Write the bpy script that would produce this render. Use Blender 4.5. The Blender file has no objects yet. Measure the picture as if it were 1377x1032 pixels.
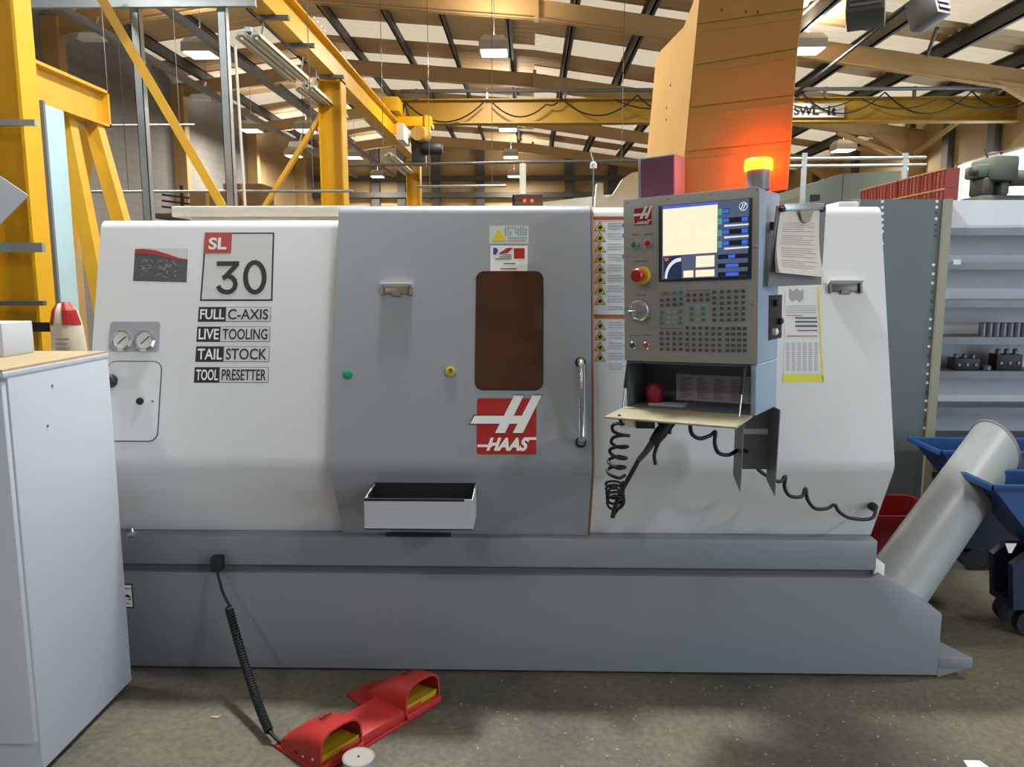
import bpy, bmesh, math, random
from mathutils import Vector, Matrix
random.seed(7)
sc = bpy.context.scene
COL = sc.collection
V = Vector
# ------------------------------------------------------------------ camera
FP, CX, CY = 1036.0, 688.5, 516.0
CAMZ = 1.55
cam_d = bpy.data.cameras.new('camera'); cam = bpy.data.objects.new('camera', cam_d); COL.objects.link(cam)
cam_d.sensor_width = 36; cam_d.lens = 36 * FP / 1377; cam_d.clip_start = .05; cam_d.clip_end = 200
cam.location = (0, 0, CAMZ); cam.rotation_euler = (math.radians(82), 0, math.radians(1.3))
sc.camera = cam
RC = cam.rotation_euler.to_matrix()
# ------------------------------------------------------------------ world, exposure
w = bpy.data.worlds.new('overcast_sky'); sc.world = w; w.use_nodes = True
bg = w.node_tree.nodes['Background']; bg.inputs[0].default_value = (.66, .84, 1.0, 1); bg.inputs[1].default_value = 5.0
sc.view_settings.view_transform = 'Standard'; sc.view_settings.look = 'None'
sc.view_settings.exposure = 0.16; sc.view_settings.gamma = 1.0; sc.view_settings.use_curve_mapping = False
sc.cycles.use_denoising = True
LAMP_W = 80.0; UP = .22
# every lamp of the hall grid: (x, y, z, power factor)
LAMPS = [(-5.5, 13.4, 5.2, 2), (-.6, 13.4, 5.2, 2), (4.55, 13.4, 5.2, 2.4),
         (-7.1, 20.2, 5.2, 1.6), (-5.7, 20.2, 5.2, 1.6), (-.56, 20.2, 5.2, 2), (7.6, 19.5, 4.55, 2.4),
         (-7.3, 24.4, 5.2, 1.5), (-5.5, 24.8, 5.2, 1.5), (-.6, 24.8, 5.2, 2), (-5.7, 29.5, 5.2, 1.6), (-.6, 29.5, 5.2, 2),
         (-5.6, 8.5, 5.2, 1.5), (-.6, 8.5, 5.2, 1.2), (4.6, 8.5, 5.2, 2),
         (-4.6, 3.55, 5.2, .8), (-.4, 3.6, 5.2, 3.3), (4.2, 3.55, 5.2, .8),
         (-3.2, -1.4, 5.2, .6), (5.2, -2.2, 4.6, 2.3), (1.9, -6.4, 5.2, .2), (-5.6, -5.6, 5.2, .2), (6.2, -6.4, 5.2, .2)]

# ------------------------------------------------------------------ rays of the photograph -> places
def ray(px, py): return RC @ V(((px - CX) / FP, -(py - CY) / FP, -1))
def atY(px, py, Y):
    d = ray(px, py); return V((0, 0, CAMZ)) + d * (Y / d.y)
def atZ(px, py, z):
    d = ray(px, py); return V((0, 0, CAMZ)) + d * ((z - CAMZ) / d.z)
class Frame:
    """a flat face of a real thing: origin, right, up, outward"""
    def __init__(s, o, u, v): s.o = V(o); s.u = V(u).normalized(); s.v = V(v).normalized(); s.n = s.u.cross(s.v).normalized()
    def uv(s, px, py):
        d = ray(px, py); c = V((0, 0, CAMZ)); t = (s.o - c).dot(s.n) / d.dot(s.n); p = c + d * t - s.o
        return p.dot(s.u), p.dot(s.v)
    def p(s, a, b, h=0): return s.o + s.u * a + s.v * b + s.n * h
    def px(s, x, y, h=0): return s.p(*s.uv(x, y), h)
    def mat(s, a, b, h=0):
        m = Matrix((s.u, s.v, s.n)).transposed().to_4x4(); m.translation = s.p(a, b, h); return m
    def rect(s, x0, y0, x1, y1):
        q = [s.uv(x0, y0), s.uv(x1, y0), s.uv(x1, y1), s.uv(x0, y1)]
        return (q[0][0] + q[3][0]) / 2, (q[2][1] + q[3][1]) / 2, (q[1][0] + q[2][0]) / 2, (q[0][1] + q[1][1]) / 2

# ------------------------------------------------------------------ materials
def lin(h):
    r = [int(h[i:i + 2], 16) / 255 for i in (0, 2, 4)]
    return tuple(c / 12.92 if c <= .04045 else ((c + .055) / 1.055) ** 2.4 for c in r) + (1,)
MATS = {}
def mat(name, col, rough=.5, metal=0, noise=.06, scale=6, bump=0, emit=0, col2=None, stretch=None, coat=0):
    if name in MATS: return MATS[name]
    m = bpy.data.materials.new(name); m.use_nodes = True; nt = m.node_tree; N = nt.nodes; L = nt.links
    b = N['Principled BSDF']; b.inputs['Roughness'].default_value = rough; b.inputs['Metallic'].default_value = metal
    if coat: b.inputs['Coat Weight'].default_value = coat
    c = lin(col)
    if noise or col2:
        tc = N.new('ShaderNodeTexCoord'); mp = N.new('ShaderNodeMapping'); L.new(tc.outputs['Object'], mp.inputs[0])
        if stretch: mp.inputs['Scale'].default_value = stretch
        nz = N.new('ShaderNodeTexNoise'); nz.inputs['Scale'].default_value = scale; nz.inputs['Detail'].default_value = 4
        L.new(mp.outputs[0], nz.inputs['Vector'])
        mx = N.new('ShaderNodeMix'); mx.data_type = 'RGBA'; L.new(nz.outputs['Fac'], mx.inputs['Factor'])
        if col2: a, d = c, lin(col2)
        else:
            a = tuple(min(1, x * (1 - noise * 1.6)) for x in c[:3]) + (1,); d = tuple(min(1, x * (1 + noise * 1.6)) for x in c[:3]) + (1,)
        mx.inputs['A'].default_value = a; mx.inputs['B'].default_value = d
        L.new(mx.outputs['Result'], b.inputs['Base Color'])
        if bump:
            bp = N.new('ShaderNodeBump'); bp.inputs['Strength'].default_value = bump; bp.inputs['Distance'].default_value = .01
            L.new(nz.outputs['Fac'], bp.inputs['Height']); L.new(bp.outputs[0], b.inputs['Normal'])
    else: b.inputs['Base Color'].default_value = c
    if emit: b.inputs['Emission Color'].default_value = c; b.inputs['Emission Strength'].default_value = emit
    MATS[name] = m; return m
def special(name, fn):
    m = bpy.data.materials.new(name); m.use_nodes = True; m.node_tree.nodes.clear(); fn(m.node_tree); MATS[name] = m; return m

# ------------------------------------------------------------------ mesh builder
WM = {}
def attach(o, parent, world):
    o.matrix_basis = world; WM[o.name] = world.copy()
    if parent is not None:
        o.parent = parent; o.matrix_parent_inverse = WM[parent.name].inverted()
def tag(o, label=None, cat=None, group=None, kind=None):
    for k, v in (('label', label), ('category', cat), ('group', group), ('kind', kind)):
        if v: o[k] = v
    return o
def thing(name, loc, label=None, cat=None, group=None, kind=None):
    o = bpy.data.objects.new(name, None); o.empty_display_size = .1; COL.objects.link(o)
    attach(o, None, Matrix.Translation(V(loc))); return tag(o, label, cat, group, kind)
class M:
    def __init__(s): s.v = []; s.f = []
    def add(s, vs, fs):
        k = len(s.v); s.v += [V(p) for p in vs]; s.f += [tuple(i + k for i in f) for f in fs]; return s
    def box(s, x0, x1, y0, y1, z0, z1):
        return s.add([(x, y, z) for z in (z0, z1) for y in (y0, y1) for x in (x0, x1)],
                     [(0, 2, 3, 1), (4, 5, 7, 6), (0, 1, 5, 4), (2, 6, 7, 3), (0, 4, 6, 2), (1, 3, 7, 5)])
    def obox(s, m, x0, x1, y0, y1, z0, z1):
        k = len(s.v); s.box(x0, x1, y0, y1, z0, z1)
        for i in range(k, len(s.v)): s.v[i] = m @ s.v[i]
        return s
    def beam(s, a, b, wd, ht, up=(0, 0, 1)):
        a, b = V(a), V(b); d = (b - a).normalized(); up = V(up)
        if abs(d.dot(up)) > .95: up = V((0, 1, 0))
        r = d.cross(up).normalized(); u = r.cross(d)
        c = [r * i * wd / 2 + u * j * ht / 2 for i, j in ((-1, -1), (1, -1), (1, 1), (-1, 1))]
        return s.add([a + x for x in c] + [b + x for x in c], [(0, 1, 2, 3), (7, 6, 5, 4), (0, 4, 5, 1), (1, 5, 6, 2), (2, 6, 7, 3), (3, 7, 4, 0)])
    def prism(s, poly, vec):
        n = len(poly); vec = V(vec); p = [V(q) for q in poly]
        return s.add(p + [q + vec for q in p], [tuple(range(n)), tuple(range(2 * n - 1, n - 1, -1))] + [(i, i + n, (i + 1) % n + n, (i + 1) % n) for i in range(n)])
    def rings(s, R, cap=True, close=False):
        n = len(R[0]); k = len(s.v); s.v += [V(p) for r in R for p in r]; m = len(R)
        for j in range(m if close else m - 1):
            a = k + j * n; b = k + ((j + 1) % m) * n
            for i in range(n): s.f.append((a + i, a + (i + 1) % n, b + (i + 1) % n, b + i))
        if cap and not close:
            s.f.append(tuple(range(k + n - 1, k - 1, -1))); s.f.append(tuple(range(k + (m - 1) * n, k + m * n)))
        return s
    def tube(s, pts, r, n=8, close=False):
        pts = [V(p) for p in pts]; m = len(pts); R = []
        t = (pts[1] - pts[0]).normalized(); a = V((0, 0, 1)) if abs(t.z) < .9 else V((1, 0, 0)); u = t.cross(a).normalized()
        for i, p in enumerate(pts):
            if close: t = (pts[(i + 1) % m] - pts[i - 1]).normalized()
            else: t = (pts[min(i + 1, m - 1)] - pts[max(i - 1, 0)]).normalized()
            u = (u - t * u.dot(t)).normalized(); b = t.cross(u); rr = r[i] if isinstance(r, (list, tuple)) else r
            R.append([p + (u * math.cos(2 * math.pi * k / n) + b * math.sin(2 * math.pi * k / n)) * rr for k in range(n)])
        return s.rings(R, True, close)
    def cyl(s, a, b, r, n=20, r2=None):
        a, b = V(a), V(b); return s.tube([a, b], [r, r if r2 is None else r2], n)
    def lathe(s, o, ax, prof, n=20):
        """prof: (radius, height) pairs along ax from o"""
        o, ax = V(o), V(ax).normalized(); a = V((0, 0, 1)) if abs(ax.z) < .9 else V((1, 0, 0)); u = ax.cross(a).normalized(); b = ax.cross(u)
        return s.rings([[o + ax * h + (u * math.cos(2 * math.pi * k / n) + b * math.sin(2 * math.pi * k / n)) * max(r, 1e-4) for k in range(n)] for r, h in prof])
    def obj(s, name, m, parent=None, smooth=0, bevel=0, seg=2, label=None, cat=None, group=None, kind=None, world=None, origin='c'):
        me = bpy.data.meshes.new(name)
        if world is None:
            lo = V([min(p[i] for p in s.v) for i in range(3)]); hi = V([max(p[i] for p in s.v) for i in range(3)]); c = (lo + hi) / 2
            if parent is None: c.z = lo.z
            vs = [p - c for p in s.v]; world = Matrix.Translation(c)
        else: vs = s.v
        me.from_pydata(vs, [], s.f); bm = bmesh.new(); bm.from_mesh(me)
        bmesh.ops.recalc_face_normals(bm, faces=bm.faces)
        if bevel:
            ed = [e for e in bm.edges if len(e.link_faces) == 2 and e.calc_face_angle(0) > .5]
            bmesh.ops.bevel(bm, geom=ed, offset=bevel, segments=seg, affect='EDGES', clamp_overlap=True, profile=.5)
        bm.to_mesh(me); bm.free()
        me.materials.append(m)
        if smooth or bevel:
            me.shade_smooth(); me.set_sharp_from_angle(angle=math.radians(smooth or 35))
        o = bpy.data.objects.new(name, me); COL.objects.link(o); attach(o, parent, world)
        return tag(o, label, cat, group, kind)
def inst(name, src, parent, world):
    o = bpy.data.objects.new(name, src.data); COL.objects.link(o); attach(o, parent, world); return o
def copy_tree(root, world, label=None):
    r = root.copy(); COL.objects.link(r); r.matrix_basis = world; WM[r.name] = world.copy()
    if label: r['label'] = label
    def rec(a, b):
        for ch in list(a.children):
            c = ch.copy(); COL.objects.link(c); inv = ch.matrix_parent_inverse.copy(); c.parent = b; c.matrix_parent_inverse = inv; WM[c.name] = world @ WM[root.name].inverted() @ WM[ch.name]; rec(ch, c)
    rec(root, r); return r
def rrect(w_, h_, r, n=5):
    P = []
    for cx, cy, a0 in ((w_ / 2 - r, h_ / 2 - r, 0), (-w_ / 2 + r, h_ / 2 - r, 90), (-w_ / 2 + r, -h_ / 2 + r, 180), (w_ / 2 - r, -h_ / 2 + r, 270)):
        for k in range(n + 1):
            a = math.radians(a0 + 90 * k / n); P.append((cx + r * math.cos(a), cy + r * math.sin(a)))
    return P
def plate(name, fr, rect, h0, t, m, parent, r=0, **kw):
    """flat plate on a frame: rect=(a0,b0,a1,b1), base height h0, thickness t"""
    a0, b0, a1, b1 = rect; w_, h_ = a1 - a0, b1 - b0
    P = rrect(w_, h_, r) if r else [(-w_ / 2, -h_ / 2), (w_ / 2, -h_ / 2), (w_ / 2, h_ / 2), (-w_ / 2, h_ / 2)]
    return M().prism([fr.p((a0 + a1) / 2 + x, (b0 + b1) / 2 + y, h0) for x, y in P], fr.n * t).obj(name, m, parent, **kw)
def polyplate(name, fr, pts, h0, t, m, parent, **kw):
    return M().prism([fr.px(x, y, h0) for x, y in pts], fr.n * t).obj(name, m, parent, **kw)
def strips(name, fr, rects, h0, t, m, parent, **kw):
    b = M()
    for a0, b0, a1, b1 in rects: b.prism([fr.p(a0, b0, h0), fr.p(a1, b0, h0), fr.p(a1, b1, h0), fr.p(a0, b1, h0)], fr.n * t)
    kw.setdefault('kind', 'stuff'); return b.obj(name, m, parent, **kw)
def lettering(name, txt, fr, rect, h0, m, parent, bold=0, shear=0, t=.0008):
    cu = bpy.data.curves.new(name, 'FONT'); cu.body = txt; cu.size = 1; cu.offset = bold; cu.shear = shear; cu.resolution_u = 4; cu.extrude = .01
    ob = bpy.data.objects.new(name, cu); me = bpy.data.meshes.new_from_object(ob)
    bpy.data.objects.remove(ob); bpy.data.curves.remove(cu)
    xs = [q.co.x for q in me.vertices]; ys = [q.co.y for q in me.vertices]; x0, x1, y0, y1 = min(xs), max(xs), min(ys), max(ys)
    a0, b0, a1, b1 = rect; ca, cb = (a0 + a1) / 2, (b0 + b1) / 2
    for q in me.vertices:
        q.co = ((q.co.x - x0) / (x1 - x0) * (a1 - a0) + a0 - ca, (q.co.y - y0) / (y1 - y0) * (b1 - b0) + b0 - cb, t if q.co.z > 0 else 0)
    me.materials.clear(); me.materials.append(m); me.name = name
    o = bpy.data.objects.new(name, me); COL.objects.link(o); attach(o, parent, fr.mat(ca, cb, h0)); return o
def spline(P, n=8):
    P = [V(p) for p in P]; out = []
    for i in range(len(P) - 1):
        a, b, c, d = P[max(i - 1, 0)], P[i], P[i + 1], P[min(i + 2, len(P) - 1)]
        for k in range(n):
            t = k / n; out.append(.5 * ((2 * b) + (c - a) * t + (2 * a - 5 * b + 4 * c - d) * t * t + (3 * b - a - 3 * c + d) * t ** 3))
    return out + [P[-1]]

# ------------------------------------------------------------------ palette
white_p = mat('machine_white_paint', 'd4d5d5', .38, noise=.015, scale=2)
grey_p = mat('machine_grey_paint', '92979c', .36, noise=.02, scale=2)
base_p = mat('machine_base_paint', '7d8287', .42, noise=.04, scale=3)
dark = mat('black_plastic', '17181a', .55, noise=.1)
rub = mat('black_rubber', '111214', .6, noise=.1)
chrome = mat('chrome', 'd8dadc', .12, 1, noise=0)
steel = mat('galvanised_steel', 'b4bab9', .38, .75, noise=.1, scale=12)
dsteel = mat('dull_steel', '6c6e70', .45, .6, noise=.12, scale=10)
yel = mat('crane_yellow_paint', 'd8a204', .45, noise=.07, scale=4)
yel2 = mat('old_yellow_paint', 'dba62c', .5, noise=.12, scale=6)
tan = mat('tan_beam_paint', 'bd9a66', .6, noise=.06, scale=3)
dgrey = mat('dark_grey_steel', '4a4845', .6, noise=.1, scale=5)
red = mat('red_vinyl', 'a8201c', .4, noise=.03)
whitev = mat('white_vinyl', 'e9e8e4', .4, noise=.01)
blackv = mat('black_vinyl', '22201f', .45, noise=.03)
paper = mat('white_paper', 'dcdcda', .7, noise=.03, scale=20)
yelv = mat('warning_yellow_vinyl', 'e0c227', .45, noise=.02)
orangev = mat('orange_vinyl', 'b8602c', .45, noise=.02)
printgrey = mat('grey_print', 'a4a8ac', .7, noise=.05)
printdark = mat('dark_print', '55585c', .7, noise=.05)
green = mat('green_plastic', '0f8a5a', .4, noise=.03)
cream = mat('cream_paint', 'd9d2bf', .5, noise=.04)

# ================================================================== SETTING
def floor_mat(nt):
    N, L = nt.nodes, nt.links
    o = N.new('ShaderNodeOutputMaterial'); b = N.new('ShaderNodeBsdfPrincipled'); L.new(b.outputs[0], o.inputs[0])
    tc = N.new('ShaderNodeTexCoord')
    n1 = N.new('ShaderNodeTexNoise'); n1.inputs['Scale'].default_value = 1.1; n1.inputs['Detail'].default_value = 8; n1.inputs['Roughness'].default_value = .65
    n2 = N.new('ShaderNodeTexNoise'); n2.inputs['Scale'].default_value = 45; n2.inputs['Detail'].default_value = 4
    vo = N.new('ShaderNodeTexVoronoi'); vo.inputs['Scale'].default_value = 26
    for n in (n1, n2, vo): L.new(tc.outputs['Object'], n.inputs['Vector'])
    r = N.new('ShaderNodeValToRGB'); r.color_ramp.elements[0].position = .32; r.color_ramp.elements[1].position = .7
    r.color_ramp.elements[0].color = lin('48463e'); r.color_ramp.elements[1].color = lin('766f5a'); L.new(n1.outputs['Fac'], r.inputs[0])
    m1 = N.new('ShaderNodeMix'); m1.data_type = 'RGBA'; m1.blend_type = 'OVERLAY'; m1.inputs['Factor'].default_value = .55
    L.new(r.outputs[0], m1.inputs['A']); L.new(n2.outputs['Fac'], m1.inputs['B'])
    r2 = N.new('ShaderNodeValToRGB'); r2.color_ramp.elements[0].position = .035; r2.color_ramp.elements[1].position = .06
    r2.color_ramp.elements[0].color = (1, 1, 1, 1); r2.color_ramp.elements[1].color = (0, 0, 0, 1); L.new(vo.outputs['Distance'], r2.inputs[0])
    m2 = N.new('ShaderNodeMix'); m2.data_type = 'RGBA'; L.new(r2.outputs[0], m2.inputs['Factor']); L.new(m1.outputs['Result'], m2.inputs['A'])
    m2.inputs['B'].default_value = lin('8f8d84'); L.new(m2.outputs['Result'], b.inputs['Base Color'])
    b.inputs['Roughness'].default_value = .62
    bp = N.new('ShaderNodeBump'); bp.inputs['Strength'].default_value = .25; bp.inputs['Distance'].default_value = .004
    L.new(n2.outputs['Fac'], bp.inputs['Height']); L.new(bp.outputs[0], b.inputs['Normal'])
floor_m = special('stained_concrete', floor_mat)
M().box(-8.7, 9.4, -9, 31.2, -.15, 0).obj('floor', floor_m, kind='structure')

def block_mat(nt):
    N, L = nt.nodes, nt.links
    o = N.new('ShaderNodeOutputMaterial'); b = N.new('ShaderNodeBsdfPrincipled'); L.new(b.outputs[0], o.inputs[0]); b.inputs['Roughness'].default_value = .85
    tc = N.new('ShaderNodeTexCoord'); mp = N.new('ShaderNodeMapping'); mp.inputs['Rotation'].default_value = (math.pi / 2, 0, math.pi / 2)
    sp = N.new('ShaderNodeSeparateXYZ'); cb = N.new('ShaderNodeCombineXYZ'); L.new(tc.outputs['Object'], sp.inputs[0])
    L.new(sp.outputs[1], cb.inputs[0]); L.new(sp.outputs[2], cb.inputs[1])
    bt = N.new('ShaderNodeTexBrick'); bt.inputs['Scale'].default_value = 1; bt.inputs['Brick Width'].default_value = .44; bt.inputs['Row Height'].default_value = .22
    bt.inputs['Mortar Size'].default_value = .008; bt.inputs['Color1'].default_value = lin('8a8783'); bt.inputs['Color2'].default_value = lin('83807c'); bt.inputs['Mortar'].default_value = lin('7a7672')
    L.new(cb.outputs[0], bt.inputs['Vector']); L.new(bt.outputs[0], b.inputs['Base Color'])
block_m = special('concrete_block', block_mat)
clad = mat('tan_cladding', 'a88e64', .7, noise=.06, scale=1.5)
wl = thing('wall_left', (-8.6, 8, 0), kind='structure')
M().box(-8.7, -8.5, -9, 24, 0, 6.6).obj('block_wall', block_m, wl)
M().box(-8.7, -8.5, 24, 31.2, 0, 6.6).obj('cladding', clad, wl)
wb = thing('wall_back', (0, 31.1, 0), kind='structure')
M().box(-8.7, 9.4, 31, 31.2, 0, 7.2).obj('cladding', clad, wb)
for px in (372, 505, 540, 586, 646, 765, 824, 900, 975, 1045):
    x = atY(px, 230, 30.9).x; M().box(x - .16, x + .16, 30.75, 31, 0, 6.7).obj('wall_post', dgrey, wb)
for py in (193, 240, 262):
    z = atY(650, py, 30.7).z; M().box(-8.5, 9.2, 30.65, 30.75, z - .1, z + .1).obj('wall_rail', dgrey, wb)
WX = 9.2
wf = thing('wall_front', (0, -9.1, 0), kind='structure')
M().box(-8.7, 9.4, -9.2, -9, 0, 7.2).obj('cladding', mat('grey_cladding', '8c9096', .7), wf)
wr = thing('wall_right', (9.3, 8, 0), kind='structure')
wy0, wy1, wz0, wz1 = 9.5, 17.4, 1.2, 3.95
dy0, dy1, dz1 = -7.5, .5, 4.4   # open roller door
b = M(); b.box(WX, WX + .2, -9, dy0, 0, 5.6); b.box(WX, WX + .2, dy0, dy1, dz1, 5.6); b.box(WX, WX + .2, dy1, wy0, 0, 5.6); b.box(WX, WX + .2, wy1, 31.2, 0, 5.6); b.box(WX, WX + .2, wy0, wy1, wz1, 5.6); b.box(WX, WX + .2, wy0, wy1, 0, wz0)
b.obj('cladding', clad, wr)
for y in (19.4, 17.6, 15.9, 14.3, 12.5, 22.5, 25.5): M().box(WX - .14, WX, y - .13, y + .13, wz1 if wy0 < y < wy1 else 0, 5.4).obj('wall_post', dgrey, wr)
def glass(nt):
    N, L = nt.nodes, nt.links; o = N.new('ShaderNodeOutputMaterial'); t = N.new('ShaderNodeBsdfTransparent'); g = N.new('ShaderNodeBsdfGlossy'); x = N.new('ShaderNodeMixShader')
    g.inputs['Roughness'].default_value = .05; x.inputs[0].default_value = .06; L.new(t.outputs[0], x.inputs[1]); L.new(g.outputs[0], x.inputs[2]); L.new(x.outputs[0], o.inputs[0])
glass_m = special('window_glass', glass)
for n_, a_, c_, e_, f_ in (('door_daylight', dy0, dy1, 0, dz1), ('window_daylight', wy0, wy1, wz0, wz1)):
    d = bpy.data.lights.new(n_, 'AREA'); d.shape = 'RECTANGLE'; d.size = f_ - e_; d.size_y = c_ - a_; d.cycles.is_portal = True
    lo = bpy.data.objects.new(n_, d); COL.objects.link(lo); attach(lo, wr, Matrix.Translation((WX - .01, (a_ + c_) / 2, (e_ + f_) / 2)) @ Matrix.Rotation(math.radians(90), 4, 'Y'))
wn = thing('window_1', (WX + .1, (wy0 + wy1) / 2, wz0), kind='structure')
for k in range(5):
    y0 = wy0 + (wy1 - wy0) * k / 5; y1 = wy0 + (wy1 - wy0) * (k + 1) / 5
    M().box(WX + .09, WX + .1, y0 + .03, y1 - .03, wz0 + .04, wz1 - .04).obj('pane', glass_m, wn)
b = M(); b.box(WX + .05, WX + .15, wy0, wy1, wz0, wz0 + .05); b.box(WX + .05, WX + .15, wy0, wy1, wz1 - .05, wz1)
for k in range(6):
    y = wy0 + (wy1 - wy0) * k / 5; b.box(WX + .05, WX + .15, y - .03, y + .03, wz0, wz1)
b.obj('window_frame', whitev, wn)

# roof
def zr(x):
    if x < -4.5: return 6.85 + (x + 4.5) * .14
    if x < .1: return 6.85 - (x + 4.5) * .35 / 4.6
    return 6.5 - (x - .1) * .145
ceil = thing('ceiling', (0, 11, 6.6), kind='structure')
deck_m = mat('roof_sheet_paint', 'c2a67c', .6, noise=.06, scale=2)
def rl(nt):
    N, L = nt.nodes, nt.links; o = N.new('ShaderNodeOutputMaterial'); t = N.new('ShaderNodeBsdfTranslucent'); d = N.new('ShaderNodeBsdfDiffuse'); x = N.new('ShaderNodeMixShader')
    t.inputs[0].default_value = (.30, .205, .13, 1); d.inputs[0].default_value = lin('d8c8ac'); x.inputs[0].default_value = .45
    L.new(t.outputs[0], x.inputs[1]); L.new(d.outputs[0], x.inputs[2]); L.new(x.outputs[0], o.inputs[0])
rl_m = special('rooflight_plastic', rl)
XS = [-8.7, -4.5, -1.75, .1, 3.2, 9.4]
def roof_panel(x0, x1, y0, y1, m, name):
    ys = []; y = y0; k = 0
    while y < y1 - 1e-6: ys.append((y, .045 if k % 4 in (1, 2) else 0)); y += (.11, .035, .11, .035)[k % 4]; k += 1
    ys.append((y1, 0)); vs = []; fs = []
    for yy, h in ys: vs += [(x0, yy, zr(x0) + h), (x1, yy, zr(x1) + h)]
    for i in range(len(ys) - 1): fs.append((2 * i, 2 * i + 1, 2 * i + 3, 2 * i + 2))
    M().add(vs, fs).obj(name, m, ceil)
y = -9.0
while y < 31:
    for i in range(5):
        lw = (1.15, 1.2, .35, 1.15, 1.5)[i]
        roof_panel(XS[i], XS[i + 1], y, y + 2.45 - lw, deck_m, 'roof_sheet')
        roof_panel(XS[i], XS[i + 1], y + 2.45 - lw, y + 2.45, rl_m, 'rooflight_sheet')
    y += 2.45
for x in (-7.8, -6.6, -5.3, -4.0, -2.8, -1.7, -.43, .78, 2.05, 3.3, 4.55, 5.8, 7.05, 8.3):
    b = M(); z = zr(x); b.box(x - .015, x + .015, -9, 31, z - .26, z - .005); b.box(x - .015, x + .07, -9, 31, z - .26, z - .24); b.box(x - .07, x + .015, -9, 31, z - .03, z - .005)
    b.obj('purlin', dgrey, ceil)
RY = [-5.6, -.7, 4.2, 9.1, 14.0, 18.9, 23.8, 28.7]
for yy in RY:
    b = M(); P = [-8.5, -4.5, .1, WX]
    for top, bot, wd in ((.27, .285, .13), (.285, .59, .06), (.575, .59, .13)):
        up = [(x, zr(x) - top) for x in P]; dn = [(x, zr(x) - bot) for x in P]
        b.prism([V((x, yy - wd / 2, z)) for x, z in up + dn[::-1]], (0, wd, 0))
    b.box(.06, .14, yy - .1, yy + .1, zr(.1) - .61, zr(.1) - .2)
    b.prism([V((WX - 1.3, yy - .06, zr(WX - 1.3) - .5)), V((WX, yy - .06, zr(WX) - .5)), V((WX, yy - .06, zr(WX) - 1.05))], (0, .12, 0))
    b.obj('rafter', tan, ceil)
    if yy > 4:
        M().box(-8.5, -8.2, yy - .12, yy + .12, 0, zr(-8.4) - .3).obj('column', tan, wl)
        M().box(WX - .34, WX, yy - .14, yy + .14, 0, zr(WX) - .3).obj('column', tan, wr)
b = M().beam((WX - .3, 18.9, 4.25), (WX - 2.0, 18.9, zr(WX - 2) - .6), .09, .09); b.obj('brace', tan, wr)
for dy in (-3.6, 3.6): M().beam((WX - .25, 18.9, 4.3), (WX - .25, 18.9 + dy, 5.1), .07, .09).obj('brace', tan, wr)
M().beam(atY(1095, 60, 14.3), atY(1343, 95, 14.3), .12, .07).obj('cable_tray', cream, ceil)

# ================================================================== HALL: crane, rails, lamps
def i_beam_y(b, x, y0, y1, z0, z1, fw=.18, t=.022):
    b.box(x - fw / 2, x + fw / 2, y0, y1, z0, z0 + t); b.box(x - fw / 2, x + fw / 2, y0, y1, z1 - t, z1); b.box(x - .01, x + .01, y0, y1, z0 + t, z1 - t)
rw = thing('crane_runway', (-2.5, 10, 0), 'yellow steel crane runway beam on yellow columns beside the lathe', 'crane runway')
b = M(); i_beam_y(b, -2.5, 1.0, 17.6, 4.0, 4.35); b.box(-2.53, -2.47, 1, 17.6, 4.35, 4.4); b.obj('runway_beam', yel, rw)
def icol(xc, yc, wd, dp, ztop):
    b = M(); t = .018
    b.box(xc - wd / 2, xc - wd / 2 + t, yc - dp / 2, yc + dp / 2, 0, ztop); b.box(xc + wd / 2 - t, xc + wd / 2, yc - dp / 2, yc + dp / 2, 0, ztop)
    b.box(xc - wd / 2 + t, xc + wd / 2 - t, yc - .01, yc + .01, 0, ztop); b.box(xc - wd / 2, xc + wd / 2, yc - dp / 2, yc + dp / 2, ztop - .03, ztop)
    b.box(xc - wd / 2 - .08, xc + wd / 2 + .08, yc - dp / 2 - .08, yc + dp / 2 + .08, 0, .025)
    b.obj('column', yel, rw)
icol(-2.85, 4.275, .3, .15, 4.0); icol(-2.53, 10.2, .3, .26, 4.0); icol(-2.5, 17.0, .3, .26, 4.0)
for y in (7.7, 8.6, 9.9): M().box(-2.6, -2.3, y - .03, y + .03, 3.96, 3.999).obj('bracket', dsteel, rw)
M().beam(atY(432, 155, 10.15), atY(330, 320, 10.15), .09, .05).obj('brace', yel2, rw)
M().beam(atY(120, -30, 6.6), atY(312, 300, 6.6), .075, .012, (0, 1, 0)).obj('brace', yel2, rw)
M().box(-2.7, -2.3, 17.55, 17.62, 3.95, 4.5).obj('end_stop', yel, rw)

br = thing('bridge_crane', (2, 15, 4.36), 'yellow overhead bridge crane girder with hanging festoon cables', 'bridge crane')
b = M(); b.box(-2.6, 9.0, 14.88, 15.12, 4.36, 4.385); b.box(-2.6, 9.0, 14.99, 15.01, 4.385, 4.78); b.box(-2.6, 9.0, 14.88, 15.12, 4.78, 4.80); b.obj('girder', mat('girder_yellow', '94700f', .5, noise=.06), br)
b = M(); b.box(-2.66, -2.34, 14.2, 15.8, 4.45, 4.7); b.obj('end_truck', yel, br, bevel=.02)
for y in (14.35, 15.6): M().cyl((-2.56, y, 4.42), (-2.44, y, 4.42), .09).obj('wheel', dsteel, br, smooth=40)
b = M(); b.tube([(-2.4, 14.85, 4.93), (9, 14.85, 4.93)], .035, 8); b.obj('festoon_rail', dsteel, br)
for px in (560, 655, 760, 880, 1000, 1110, 1230, 1340):
    x = atY(px, 125, 14.85).x; M().box(x - .02, x + .02, 14.83, 14.9, 4.78, 4.97).obj('rail_bracket', dsteel, br)
HP = [(545, 138), (650, 138), (662, 138), (735, 140), (755, 132), (857, 128), (950, 130), (1078, 125), (1190, 124), (1307, 123), (1400, 122)]
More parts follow.
